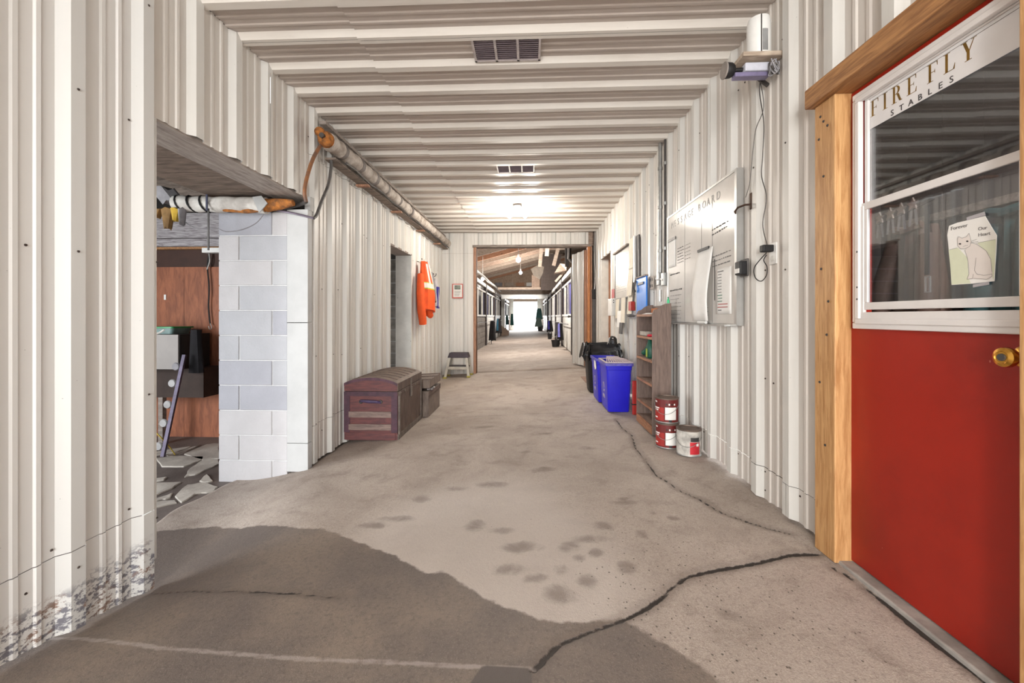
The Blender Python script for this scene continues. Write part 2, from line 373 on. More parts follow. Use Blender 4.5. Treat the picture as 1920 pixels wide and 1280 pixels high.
def slab(xs, ys, name='slab', drop=.14, left=None):
    X, Y = np.meshgrid(xs, ys)
    if left is not None:                                   # curved left edge
        e = left(Y); k = (X-xs[0])/(xs[-1]-xs[0]); X = e+(xs[-1]-e)*k
    nx, ny = len(xs), len(ys); Q = np.stack([X.ravel(), Y.ravel()], 1)
    Z = fz(Q[:, 0], Q[:, 1]) + .003*wob(Q, 2.1, .4)
    far = Q[:, 1] > 5.2
    att = {}
    att['wet'] = np.clip(sdist(Q, WET), -.4, .4)
    att['crack'] = np.min([np.clip(seg_dist(Q, p)-w_*(1+.5*wob(Q, 9, 1)), -.05, .4) for w_, p in CRACKS], axis=0)
    att['joint'] = np.clip(seg_dist(Q, JOINT), 0, .4)
    att['patch'] = np.clip(sdist(Q, PATCH), -.3, .3)
    bl = np.full(len(Q), -2.)
    for cx, cy, rx, ry in BLOTS:
        c = P(cx, cy); ex = rx/F*c.y; ey = (P(cx, cy-ry)-P(cx, cy+ry)).length/2
        bl = np.maximum(bl, 1-((Q[:, 0]-c.x)/ex)**2-((Q[:, 1]-c.y)/ey)**2)
    att['blot'] = bl
    g = lambda px, py, s: np.exp(-(((Q[:, 0]-P(px, py).x)**2+(Q[:, 1]-P(px, py).y)**2)/s**2))
    att['pit'] = np.clip(g(1330, 1120, .35)+g(1430, 1200, .3)+.7*g(1200, 1050, .35), 0, 1)
    att['pale'] = np.clip(g(1010, 1100, .5)+.8*g(800, 1020, .6)+.6*g(950, 930, .7), 0, 1)
    Z -= .006*np.clip(1-att['crack']/.008, 0, 1)
    V = list(zip(Q[:, 0].tolist(), Q[:, 1].tolist(), Z.tolist()))
    fs = [(r*nx+k, r*nx+k+1, (r+1)*nx+k+1, (r+1)*nx+k) for r in range(ny-1) for k in range(nx-1)]
    rim = [k for k in range(nx)]+[r*nx+nx-1 for r in range(1, ny)]+[(ny-1)*nx+k for k in range(nx-2, -1, -1)]+[r*nx for r in range(ny-2, 0, -1)]
    o = len(V); V += [(V[i][0], V[i][1], V[i][2]-drop) for i in rim]; m = len(rim)
    fs += [(rim[(i+1) % m], rim[i], o+i, o+(i+1) % m) for i in range(m)]
    me = bpy.data.meshes.new(name); me.from_pydata(V, [], fs); me.materials.append(M_FLOOR)
    me.polygons.foreach_set('use_smooth', [True]*((ny-1)*(nx-1))+[False]*m)
    for k, a in att.items():
        at = me.attributes.new(k, 'FLOAT', 'POINT'); at.data.foreach_set('value', np.concatenate([a, a[rim]]).astype(np.float32))
    ob = bpy.data.objects.new(name, me); COL.objects.link(ob); ob.parent = FLOOR; return ob
YJ = 4.86
xs = np.concatenate([np.arange(-2.03, 1.63, .0145)])
slab(xs, np.concatenate([np.linspace(-3.6, .75, 20), np.arange(.78, YJ-.004, .0145)]), left=lambda y: -2.50+.025*np.sin(y*6)+.012*np.sin(y*15))
slab(np.linspace(-2.35, 1.9, 90), np.linspace(YJ+.004, 8.80, 90))
slab(np.linspace(-5, 4.4, 60), np.linspace(8.81, 40, 80))
# the ground under and around the slabs
g = MB(); g.box(-30, 30, -30, 90, -.62, -.5); o = g.build('ground', mat('gravel_ground', (196, 190, 180), .9, var=.12, scale=2)); o['kind'] = 'structure'
# alcove: dark damp concrete with pale flagstones
n_ = N('damp_dark_concrete'); cc = n_.mix(n_.rng(n_.noise(3, 6, .65), .35, .7), lin((112, 103, 98)), lin((84, 76, 72))); n_.bump(n_.noise(40, 5, .7), .5, .006); M_DAMP = n_.done(cc, .6)
X, Y = np.meshgrid(np.linspace(-6, -2.0, 40), np.linspace(-.5, 4.85, 60)); Q = np.stack([X.ravel(), Y.ravel()], 1)
Z = fz(Q[:, 0], Q[:, 1])-.016; V = list(zip(Q[:, 0].tolist(), Q[:, 1].tolist(), Z.tolist()))
fb = MB(); fb.add(V, [(r*40+k, r*40+k+1, (r+1)*40+k+1, (r+1)*40+k) for r in range(59) for k in range(39)])
fb.build('alcove_bed', M_DAMP, FLOOR, smooth=True, fix=False)
M_FLAG = mat('pale_flagstone', (200, 194, 184), .8, scale=4, c2=(160, 152, 144), bump=.5, bscale=40)
FLAGS = [[(320, 540), (440, 490), (505, 485), (505, 565), (420, 572)], [(185, 612), (155, 568), (280, 556), (400, 560), (402, 575), (300, 612)], [(350, 625), (420, 580), (500, 578), (505, 600), (400, 650), (320, 670)],
         [(400, 702), (440, 666), (472, 700), (430, 709)], [(265, 790), (330, 730), (420, 718), (492, 740), (470, 765), (370, 777), (300, 822)], [(60, 718), (270, 714), (222, 746), (100, 796), (40, 800)],
         [(120, 815), (230, 775), (216, 802), (150, 817)], [(60, 838), (240, 820), (252, 832), (130, 860)], [(90, 692), (196, 680), (180, 696), (100, 710)], [(110, 532), (215, 515), (330, 500), (250, 530), (140, 547)],
         [(212, 548), (332, 508), (392, 490), (312, 530), (242, 552)]]
for poly in FLAGS:
    gx_ = sum(p[0] for p in poly)/len(poly); gy_ = sum(p[1] for p in poly)/len(poly); poly = [(gx_+(x-gx_)*1.14, gy_+(y-gy_)*1.14) for x, y in poly]
    top = []
    for i, (x, y) in enumerate(poly):
        x2, y2 = poly[(i+1) % len(poly)]
        for t in (0, .33, .66):
            q = P(250+.3125*(x+(x2-x)*t+random.uniform(-5, 5)*(t > 0)), 680+.3125*(y+(y2-y)*t+random.uniform(-3, 3)*(t > 0)))
            top.append(Vector((q.x, q.y, fl(q.x, q.y)-.005)))
    MB().prism([p-Vector((0, 0, .035)) for p in top], (0, 0, .035)).build('flagstone', M_FLAG, FLOOR, bev=.004, seg=1)

# ------------------------------------------------------------------ ceiling
CEIL = struct('ceiling', 'white ribbed steel ceiling, grimy pans coloured darker for shade')
pc = lambda s, h, a: (a, s, ZC-h)
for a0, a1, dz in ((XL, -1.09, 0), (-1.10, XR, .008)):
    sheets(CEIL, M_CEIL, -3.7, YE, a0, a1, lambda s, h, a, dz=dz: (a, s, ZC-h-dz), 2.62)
MB().box(XL-.1, XR+.1, -3.7, YE+.05, ZC+.03, ZC+.06).build('roof_deck', M_DARK, CEIL)  # unseen deck added to stop light leaking through the ceiling laps
# ------------------------------------------------------------------ walls of the passage
WL = struct('wall_left', 'white ribbed steel wall with an alcove opening and a doorway')
pl = lambda s, h, a: (XL+h, s, a)
fL = lambda s: fl(XL+.02, s)+.012
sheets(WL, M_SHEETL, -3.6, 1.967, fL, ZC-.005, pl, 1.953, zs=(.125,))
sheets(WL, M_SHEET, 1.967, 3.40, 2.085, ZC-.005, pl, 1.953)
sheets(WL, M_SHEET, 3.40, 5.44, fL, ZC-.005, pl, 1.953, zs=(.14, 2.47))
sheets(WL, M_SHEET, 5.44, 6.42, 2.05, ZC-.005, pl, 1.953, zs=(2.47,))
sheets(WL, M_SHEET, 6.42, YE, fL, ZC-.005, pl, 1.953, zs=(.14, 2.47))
WR = struct('wall_right', 'white ribbed steel wall with notice boards')
pr_ = lambda s, h, a: (XR-h, s, a)
fR = lambda s: fl(XR-.02, s)+.02+.008*math.sin(s*7)+.006*math.sin(s*17)
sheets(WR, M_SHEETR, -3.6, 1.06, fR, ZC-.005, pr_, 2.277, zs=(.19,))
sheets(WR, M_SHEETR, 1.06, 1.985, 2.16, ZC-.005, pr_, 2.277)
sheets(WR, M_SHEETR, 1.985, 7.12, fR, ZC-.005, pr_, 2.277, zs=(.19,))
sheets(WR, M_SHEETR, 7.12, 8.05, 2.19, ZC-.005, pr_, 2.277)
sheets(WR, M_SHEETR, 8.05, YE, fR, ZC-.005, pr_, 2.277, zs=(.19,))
# screw heads, far too small to pick apart
M_SCREW = mat('rusty_screw', (74, 62, 56), .6, .4, var=.2)
for wall, face, ph, ys in ((WL, XL, 1.953, np.arange(1.953-PITCH*11, 8.6, PITCH)), (WR, XR, 2.277, np.arange(2.277-PITCH*12, 8.6, PITCH))):
    sg = 1 if wall is WL else -1; mb = MB()
    for y in ys:
        if wall is WR and 1.0 < y < 2.0 or wall is WL and 1.97 < y < 3.44 or wall is WR and y > 7: continue
        for z in (.06, .17, .72, 1.35, 2.0, 2.6):
            if random.random() < .7:
                yy = y+random.choice((.045, .13, -.1, -.03)); h = .031 if -.056 < yy-y < 0 else 0
                mb.lathe([(.0055, 0), (.004, sg*.004)], (face+sg*(h+.001), yy, z+random.uniform(-.02, .02)), 6, True, 'x')
    mb.build('screw_head', M_SCREW, wall, kind='stuff')
# end wall with the opening to the stable
WB = struct('wall_back', 'ribbed steel end wall around the stable opening')
pb = lambda s, h, a: (s, YE-h*.7, a)
OX0, OX1, OZ = -1.15, 1.23, 2.565
fB = lambda s: fl(s, YE)+.008
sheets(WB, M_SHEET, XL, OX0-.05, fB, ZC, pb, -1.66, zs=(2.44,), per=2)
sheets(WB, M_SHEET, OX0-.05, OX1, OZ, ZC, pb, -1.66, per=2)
MB().box(XL, XR, YE+.012, YE+.10, OZ+.02, 6.2).build('stud_wall', M_RAFT, WB)
MB().box(-5, OX0, YE+.01, YE+.12, -.3, 6.2).build('stud_wall', M_RAFT, WB)
MB().box(OX1+.12, 4.4, YE+.01, YE+.12, -.3, 6.2).build('stud_wall', M_DARK, WB)
TD = struct('trim_1', 'worn timber lining of the stable opening')
MB().box(OX0-.06, OX0, YE-.03, YE+.16, fl(OX0, YE), OZ).build('jamb', M_JAMB, TD, bev=.004)
MB().box(OX0-.08, OX1+.06, YE-.035, YE+.16, OZ, OZ+.05).build('head_board', M_WOODG, TD, bev=.004)
MB().box(OX1-.02, OX1+.035, YE-.02, YE+.12, 0, OZ).build('jamb', M_PINEO, TD, bev=.004)
MB().box(OX1+.045, OX1+.075, YE-.03, YE+.12, 0, OZ).build('jamb', M_JAMB, TD, bev=.003)
# ribbed door leaf swung back into the stable
DL = struct('door_2', 'ribbed white steel door leaf swung open into the stable')
A = Vector((1.185, 8.92)); B = Vector((.985, 9.62)); dd = (B-A).normalized(); nn = Vector((-dd.y, dd.x))
pd = lambda s, h, a: (A.x+dd.x*s+nn.x*h, A.y+dd.y*s+nn.y*h, a)
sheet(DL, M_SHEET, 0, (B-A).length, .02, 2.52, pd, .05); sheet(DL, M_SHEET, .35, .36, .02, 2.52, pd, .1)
MB().beam((A.x+.03, A.y, .02), (A.x+.03, A.y, 2.52), .10, .045, (0, 1, 0)).build('stile', M_JAMB, DL)
MB().beam((B.x+.03, B.y, .02), (B.x+.03, B.y, 2.52), .05, .03, (0, 1, 0)).build('stile', M_JAMB, DL)
h = MB(); h.tube([(B.x-.02, B.y-.03, 1.09), (B.x-.08, B.y-.03, 1.09)], .012); h.ball((B.x-.09, B.y-.03, 1.09), .028); h.build('door_handle', M_DSTEEL, DL, smooth=True)

# left doorway (with bare block behind) and its reveals
D3 = struct('door_3', 'narrow doorway in the left wall with pale reveals')
MB().box(XL-.24, XL+.012, 6.42, 6.45, fl(XL, 6.4), 2.05).build('reveal', M_TRIM, D3)
MB().box(XL-.24, XL+.012, 5.41, 5.44, fl(XL, 5.4), 2.05).build('reveal', M_TRIM, D3)
MB().box(XL-.24, XL+.012, 5.41, 6.45, 2.05, 2.075).build('soffit', M_WOODG, D3)
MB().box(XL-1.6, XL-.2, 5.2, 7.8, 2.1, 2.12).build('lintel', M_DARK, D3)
WP = struct('wall_passage', 'bare grey block wall seen through the left doorway')
MB().box(-3.4, XL-.3, 7.15, 7.3, -.3, 2.2).build('mortar_bed', M_MORTAR, WP)
z = -.17; r = 0
while z < 2.1:
    x = -3.35-.2*(r % 2)
    while x < XL-.32:
        MB().box(max(x, -3.4), min(x+.392, XL-.3), 7.141, 7.2, z, z+.196).build('block', M_BLOCKD, WP, bev=.004, seg=1); x += .402
    z += .206; r += 1
# right doorway
D4 = struct('door_4', 'narrow doorway in the right wall with white reveal and wooden frame')
MB().box(XR-.01, XR+.13, 8.05, 8.08, 0, 2.19).build('reveal', M_TRIM, D4)
MB().box(XR+.13, XR+.19, 8.03, 8.09, 0, 2.19).build('frame', M_JAMB, D4)
MB().box(XR-.01, XR+.19, 7.09, 7.12, 0, 2.19).build('reveal', M_TRIM, D4)
MB().box(XR-.01, XR+.19, 7.09, 8.08, 2.19, 2.22).build('soffit', M_WOODG, D4)
MB().box(XR+.19, XR+.23, 7.0, 8.2, -.05, 2.25).build('door_panel', M_PINEV, D4)

# ------------------------------------------------------------------ alcove
TA = struct('trim_2', 'white flashing on the end of the near wall and painted boards at the alcove')
MB().box(XL-.05, XL+.002, 1.968, 1.998, -.14, 2.085).build('flashing', M_TRIM, TA, bev=.003)
for z0, z1 in ((fl(-1.95, 3.4), .02), (.024, 1.03), (1.034, 1.98)):
    MB().box(-2.035, XL+.035, 3.352, 3.42, z0, z1).build('painted_board', M_POST, TA, bev=.004)
MB().box(XL-.02, XL+.03, 3.40, 3.46, 1.98, 2.10).build('painted_board', M_POST, TA, bev=.003)
BWY = 3.36
WA = struct('wall_alcove', 'pale painted block pier beside the alcove')
MB().box(-2.628, -2.04, BWY+.006, BWY+.2, -.36, 1.96).build('mortar_bed', M_MORTAR, WA)
z = -.335; r = 0; CO = .2105
while z < 1.9:
    joint = -2.628+(.176 if r % 2 == 1 else .462)
    top = min(z+CO-.008, 1.962)
    for x0, x1 in ((-2.632, joint-.004), (joint+.004, -2.037)):
        MB().box(x0, x1, BWY-.001*random.random(), BWY+.1, z, top).build('block', random.choice(M_BLOCKS[3*(r < 3):] if r < 3 or r > 6 else M_BLOCKS[1:3]), WA, bev=.004, seg=1)
    z += CO; r += 1
HS = struct('ceiling_alcove', 'old timber boards under the alcove header')
MB().box(-2.15, XL-.002, 1.9, 3.62, 2.075, 2.10).build('soffit_board', M_FASCIA, HS)
MB().box(-2.67, -2.153, 1.0, 3.36, 2.087, 2.11).build('soffit_board', M_SOFFIT, HS)
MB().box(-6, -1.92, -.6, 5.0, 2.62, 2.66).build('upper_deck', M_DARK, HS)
for y in (1.4, 2.1, 2.8, 3.6, 4.3):
    MB().box(-5.9, -2.7, y, y+.05, 2.40, 2.62).build('joist', M_WOODGX, HS)
WQ = struct('wall_alcove_back', 'brown plywood back wall of the alcove')
PY = 4.60
for z0, z1, dx in ((-.32, .42, 0), (.423, 1.66, .0)):
    for x0, x1 in ((-5.2, -4.02), (-4.017, -2.6)):
        MB().box(x0, x1, PY, PY+.02, z0, z1).build('plywood_panel', M_PLY, WQ)
MB().box(-5.2, -2.5, PY+.01, PY+.06, 1.66, 1.90).build('recess_board', mat('shaded_gap_board', (64, 36, 24), .7), WQ)  # dark strip standing in for the shaded gap above the plywood
MB().box(-5.2, -2.5, PY-.05, PY+.06, 1.86, 1.885).build('ledge', M_PINEH, WQ)
MB().box(-5.2, -2.5, PY-.06, PY+.06, 1.89, 1.975).build('whitewashed_rail', M_WHITEW, WQ)
MB().box(-5.2, -2.5, PY-.10, PY+.06, 1.98, 2.26).build('whitewashed_beam', M_WHITEW, WQ)
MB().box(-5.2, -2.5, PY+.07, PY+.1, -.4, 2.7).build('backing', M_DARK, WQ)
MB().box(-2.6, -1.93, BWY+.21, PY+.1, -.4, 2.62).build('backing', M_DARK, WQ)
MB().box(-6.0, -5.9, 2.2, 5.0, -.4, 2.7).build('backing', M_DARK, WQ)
# ------------------------------------------------------------------ red door with its lite
RX = 1.405                                                # face of the door
n_ = N('red_door_paint'); cc = n_.mix(n_.rng(n_.noise(2.2, 5, .6), .35, .7), lin((158, 34, 18)), lin((138, 27, 14)))
sc = n_.math('MULTIPLY', n_.rng(n_.voro(16, (1, 1, .45)), .02, .035, 1, 0), n_.rng(n_.noise(2.5, 3), .52, .6))
cc = n_.mix(n_.math('MULTIPLY', sc, .6), cc, lin((222, 150, 130))); M_REDDOOR = n_.done(cc, .38)
DR = struct('door_1', 'red door with a white framed sash window and a stable name sign', (RX, 1.45, 0))
DY0, DY1, DZ0, DZ1 = 1.07, 1.875, .018, 2.055
q = P(1598, 181, X=RX-.015); q2 = P(1600, 617, X=RX-.015); q3 = P(1905, 625, X=RX-.015)
WY1, WZ1, WZ0, WY0 = q.y, q.z, .5*(q2.z+q3.z), 1.165      # outer edge of the lite frame
mb = MB(); mb.box(RX, RX+.042, DY0, DY1, DZ0, WZ0+.03); mb.box(RX, RX+.042, DY0, DY1, WZ1-.03, DZ1)
mb.box(RX, RX+.042, DY0, WY0+.03, WZ0+.03, WZ1-.03); mb.box(RX, RX+.042, WY1-.03, DY1, WZ0+.03, WZ1-.03)
mb.build('door_panel', M_REDDOOR, DR)
def ring(mb, x0, x1, y0, y1, z0, z1, w_):
    mb.box(x0, x1, y0, y1, z0, z0+w_); mb.box(x0, x1, y0, y1, z1-w_, z1); mb.box(x0, x1, y0, y0+w_, z0+w_, z1-w_); mb.box(x0, x1, y1-w_, y1, z0+w_, z1-w_); return mb
M_VINYL = mat('white_vinyl', (226, 222, 220), .35, var=.05, scale=4)
fr = ring(MB(), RX-.016, RX+.044, WY0, WY1, WZ0, WZ1, .026).build('lite_frame', M_VINYL, DR, bev=.004)
ring(MB(), RX-.022, RX, WY0+.020, WY1-.020, WZ0+.020, WZ1-.020, .022).build('lite_bead', M_VINYL, fr, bev=.004)
iy0, iy1 = WY0+.042, WY1-.042; iz0, iz1 = WZ0+.042, WZ1-.042
zm = P(1617, 388, X=RX).z                                  # meeting rail of the two sashes
def glass(name, k, tint=(.88, .9, .92)):
    n = N(name); n.t.nodes.remove(n.b); out = n.t.nodes['Material Output']
    tr = n.new('ShaderNodeBsdfTransparent'); tr.inputs[0].default_value = (*tint, 1); gl = n.new('ShaderNodeBsdfGlossy'); gl.inputs['Roughness'].default_value = .02
    fr_ = n.new('ShaderNodeFresnel'); fr_.inputs[0].default_value = 1.6; mx = n.new('ShaderNodeMixShader')
    n.link(n.math('ADD', n.math('MULTIPLY', fr_.outputs[0], k), .005), mx.inputs[0]); n.link(tr.outputs[0], mx.inputs[1]); n.link(gl.outputs[0], mx.inputs[2]); n.link(mx.outputs[0], out.inputs[0]); return n.m
M_GLASS = glass('window_glass', .8); M_GLASSL = glass('window_glass_lower', .35)
up = ring(MB(), RX+.002, RX+.02, iy0, iy1, zm-.012, iz1+.015, .018).build('upper_sash', M_VINYL, DR, bev=.003)
MB().box(RX+.010, RX+.014, iy0+.02, iy1-.02, zm, iz1-.02).build('pane', M_GLASS, up)
zb = P(1640, 555, X=RX).z-.055                             # the lower sash stands a little open
lo = ring(MB(), RX-.010, RX+.002, iy0, iy1, zb, zm+.012, .03).build('lower_sash', M_VINYL, DR, bev=.003)
MB().box(RX-.006, RX-.003, iy0+.028, iy1-.028, zb+.028, zm-.015).build('pane', M_GLASSL, lo)
MB().box(RX-.014, RX+.03, iy0, iy1, iz0-.004, iz0+.028).build('sash_stop', M_VINYL, fr, bev=.003)
MB().box(RX-.013, RX+.0, iy1-.014, iy1+.004, iz0, zm).build('sash_track', M_VINYL, fr, bev=.002)
for i in range(7): MB().box(RX-.0235, RX-.021, iy1+.004, iy1+.009, iz0+.03+.05*i, iz0+.037+.05*i).build('screw_hole', M_INK, fr) if i in (1, 2, 5) else None
# sign vinyl on the upper pane with the stable's name
sg_b = P(1617, 250, X=RX+.008).z
SY0, SY1 = iy0+.022, iy1-.022
sign = MB().box(RX+.0085, RX+.0098, SY0, SY1, sg_b, iz1-.004).build('sign_film', mat('white_film', (228, 226, 226), .4, var=.03), DR)
M_GOLD = mat('gold_lettering', (148, 112, 44), .35, .5, var=.25, scale=20); M_SIGNK = mat('charcoal_lettering', (62, 58, 60), .5, var=.05)
def serif(ch):
    t, h_ = .15, .03
    def bx(a, b, c, d): return [(a, c), (b, c), (b, d), (a, d)]
    stem = [bx(.12, .12+t, 0, 1), bx(.02, .40, 0, h_)]
    if ch == 'I': return stem+[bx(.02, .40, 1-h_, 1)], .42
    if ch == 'F': return stem+[bx(.02, .68, 1-h_, 1), [(.68, 1), (.62, 1), (.66, .76), (.68, .76)], bx(.25, .52, .49, .49+h_), [(.52, .62), (.49, .52), (.49, .49), (.52, .39)]], .72
    if ch == 'E': return stem+[bx(.02, .68, 1-h_, 1), [(.68, 1), (.62, 1), (.66, .76), (.68, .76)], bx(.25, .52, .49, .49+h_), [(.52, .62), (.49, .52), (.49, .49), (.52, .39)], bx(.02, .70, 0, h_), [(.72, .27), (.70, .27), (.62, 0), (.69, 0)]], .74
    if ch == 'L': return stem+[bx(.02, .40, 1-h_, 1), bx(.02, .66, 0, h_), [(.69, .30), (.67, .30), (.58, 0), (.66, 0)]], .72
    if ch == 'R':
        ou = [(.27, 1)]+[(.36+.28*math.sin(a), .745+.255*math.cos(a)) for a in np.linspace(0, PI, 10)]+[(.27, .49)]
        inn = [(.27, .97)]+[(.34+.15*math.sin(a), .745+.225*math.cos(a)) for a in np.linspace(0, PI, 10)]+[(.27, .52)]
        strips = [[ou[i], ou[i+1], inn[i+1], inn[i]] for i in range(len(ou)-1)]
        return stem+strips+[bx(.02, .30, 1-h_, 1), [(.40, .50), (.56, .49), (.74, .05), (.82, .03), (.82, 0), (.66, 0), (.60, .04)]], .82
    if ch == 'Y': return [[(.08, 1), (.25, 1), (.46, .45), (.31, .42)], bx(-.02, .34, 1-h_, 1), [(.68, 1), (.72, 1), (.44, .42), (.40, .45)], bx(.55, .84, 1-h_, 1), bx(.31, .46, 0, .46), bx(.20, .57, 0, h_)], .84
    return [], .4
LH = .064; ycur = P(1632, 215, X=RX+.008).y; yend = P(1843, 90, X=RX+.008).y; zl = 1.908
KX = (ycur-yend)/(sum(serif(c_)[1] if c_ != ' ' else .35 for c_ in 'FIRE FLY')*LH*.8+7*.016)
for ch in 'FIRE FLY':
    polys, adv = serif(ch)
    if polys:
        mb = MB()
        for i, pz in enumerate(polys):
            e = .00004*i
            mb.prism([(RX+.0085-e, ycur-x*LH*.8*KX, zl+y_*LH) for x, y_ in pz], (-.0006, 0, 0))
        mb.build('letter', M_GOLD, sign)
    ycur -= (adv*LH*.8+.016)*KX if ch != ' ' else .35*LH*.8*KX
ys_ = P(1670, 210, X=RX+.008).y; yend = P(1780, 150, X=RX+.008).y; stp = (ys_-yend)/6
for ch in 'STABLES':
    put_text('letter', ch, .031, (RX+.0078, ys_, 1.867), (0, -1, 0), (0, 0, 1), M_SIGNK, sign); ys_ -= stp
MB().box(RX+.0078, RX+.0085, SY0, SY1-.01, iz1-.016, iz1-.0148).build('rule', M_SIGNK, sign)
# knob
kb = MB(); kc = P(1896, 669, X=RX-.03); ky, kz = kc.y-.012, kc.z
kb.lathe([(.033, 0), (.033, -.006), (.026, -.012), (.013, -.016), (.012, -.034), (.024, -.042), (.029, -.054), (.027, -.066), (.018, -.071), (.016, -.069), (.0, -.069)], (RX, ky, kz), 22, True, 'x')
kn = kb.build('door_knob', mat('polished_brass', (222, 168, 78), .18, .95, var=.06), DR, smooth=True)
MB().lathe([(.011, 0), (.010, -.004), (.001, -.004)], (RX-.0685, ky, kz), 12, True, 'x').build('key_cylinder', M_DSTEEL, kn)
# casing
TR = struct('trim_3', 'rough pine casing of the red door')
MB().box(1.335, XR+.06, 1.862, 1.99, .0, 2.06).build('side_casing', M_PINEV, TR, bev=.004)
MB().box(1.322, XR+.06, 1.035, 1.172, .0, 2.06).build('side_casing', M_PINEV, TR, bev=.004)
MB().box(1.30, XR+.06, .95, 2.01, 2.06, 2.15).build('head_casing', M_PINEH, TR, bev=.006)
MB().box(1.352, 1.47, 1.04, 1.88, -.05, .012).build('sill', mat('concrete_sill', (170, 164, 158), .85, var=.2, scale=8, bump=.4), TR, bev=.006)
for y, z in ((1.95, 2.0), (1.93, 1.97), (1.905, 1.94), (1.96, 1.9), (1.93, 1.72), (1.945, 1.3), (1.91, 1.0), (1.955, .78), (1.92, .5), (1.90, 1.15)):
    MB().lathe([(.006, 0), (.005, -.003)], (1.335, y, z), 8, True, 'x').build('nail_hole', M_INK, TR)
# room behind the lite
WO = struct('wall_office', 'dim panelled room behind the red door')
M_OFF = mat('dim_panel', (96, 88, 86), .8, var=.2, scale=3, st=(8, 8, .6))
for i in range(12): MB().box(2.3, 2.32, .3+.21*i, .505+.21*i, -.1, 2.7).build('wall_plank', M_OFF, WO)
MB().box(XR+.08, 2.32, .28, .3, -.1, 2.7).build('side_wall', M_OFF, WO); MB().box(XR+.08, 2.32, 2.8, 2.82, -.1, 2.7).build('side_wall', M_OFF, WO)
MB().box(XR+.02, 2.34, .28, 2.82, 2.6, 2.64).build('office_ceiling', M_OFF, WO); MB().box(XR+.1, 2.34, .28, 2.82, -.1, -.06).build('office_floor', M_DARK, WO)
MB().box(2.26, 2.3, 1.0, 2.6, 1.62, 1.66).build('peg_rail', M_WOODG, WO)
point('office_fill_light', (1.75, .75, 2.3), 75, (1, .95, .9), .12)  # unseen point light added to brighten the room behind the glass
# coats on the peg rail
M_COAT = mat('brown_waxed_cloth', (104, 80, 70), .7, var=.25, scale=5, bump=.3)
def coat(name, label, y0, y1, z0, z1, x, m, cat='coat'):
    rings = []
    for i in range(9):
        t = i/8; zz = z1+(z0-z1)*t; ww = (y1-y0)/2*(.62+.38*min(1, t*2.2)); cy = (y0+y1)/2; d = .05+.035*t
        rings.append([(x-d*math.sin(2*PI*k/20)*(1+.28*math.sin(k*2.9+t*2)), cy+ww*math.cos(2*PI*k/20), zz+.02*math.sin(k*1.7)*(t > .8)) for k in range(20)])
    t_ = thing(name, label, cat, (x, (y0+y1)/2, z0)); MB().loft(rings).build('coat_body', m, t_, smooth=True)
    for s_ in (y0+.03, y1-.03):
        MB().tube([(x-.03, (y0+y1)/2+(s_-(y0+y1)/2)*.7, z1-.06), (x-.07, s_, z1-.3), (x-.08, s_, z0+.28)], [.045, .05, .042], 10).build('sleeve', m, t_, smooth=True)
    MB().tube([(x-.05, (y0+y1)/2-.08, z1), (x-.075, (y0+y1)/2, z1-.02), (x-.05, (y0+y1)/2+.08, z1)], .022, 8).build('collar', m, t_, smooth=True)
    return t_
coat('waxed_coat', 'long brown coat hanging in the room behind the door window', 2.14, 2.46, .72, 1.56, 2.08, M_COAT)
coat('waxed_coat', 'dark brown coat hanging beside a teal jacket behind the glass', 2.52, 2.76, .74, 1.46, 1.98, mat('dark_brown_cloth', (58, 46, 42), .8, var=.2))
coat('jacket', 'teal jacket hanging behind the cat drawing', 1.78, 2.04, .8, 1.56, 2.16, mat('dark_teal_nylon', (30, 74, 78), .8, var=.2), 'jacket')
# star rosettes tied along a string behind the lower pane
M_FOIL = mat('silver_foil', (170, 160, 152), .3, .5, var=.2)
for i in range(4):
    y = 1.86-.052*i; z = zm-.035+.006*i; x = 1.52
    st_ = thing('star_rosette', 'small silver foil star hung behind the lower pane, ribbons below', 'ornament', (x, y, z-.1), 'foil stars behind the door window')
    pts = [(x, y+(.028 if k % 2 == 0 else .012)*math.sin(PI*k/5), z+(.028 if k % 2 == 0 else .012)*math.cos(PI*k/5)) for k in range(10)]
    MB().prism(pts, (.006, 0, 0)).build('star', M_FOIL, st_)
    for s_ in (-.008, .008): MB().add([(x+.004, y+s_-.006, z-.02), (x+.004, y+s_+.006, z-.02), (x+.004, y+s_*2+.006, z-.085), (x+.004, y+s_*2-.006, z-.085)], [(0, 1, 2, 3)]).build('ribbon', M_CLOTHG, st_)
st_ = tag(MB().tube([(1.525, 1.87, zm-.06), (1.525, 1.75, zm-.045), (1.525, 1.62, zm-.02)], .002, 5).build('string', M_INK), 'thin string holding the foil stars behind the door window', 'string')
lt = thing('leash', 'dark strap with a pale buckle hung behind the lower pane', 'strap', (1.5, 1.6, zb+.05))
a_ = P(1737, 385, X=1.47); b_ = P(1737, 515, X=1.47)
MB().box(a_.x, a_.x+.004, a_.y-.008, a_.y+.008, b_.z, a_.z).build('webbing', M_BLACK, lt)
bk = MB(); c_ = P(1738, 533, X=1.468); ring(bk, c_.x, c_.x+.005, c_.y-.011, c_.y+.011, c_.z-.03, c_.z+.03, .004); bk.build('buckle', M_ALU, lt)
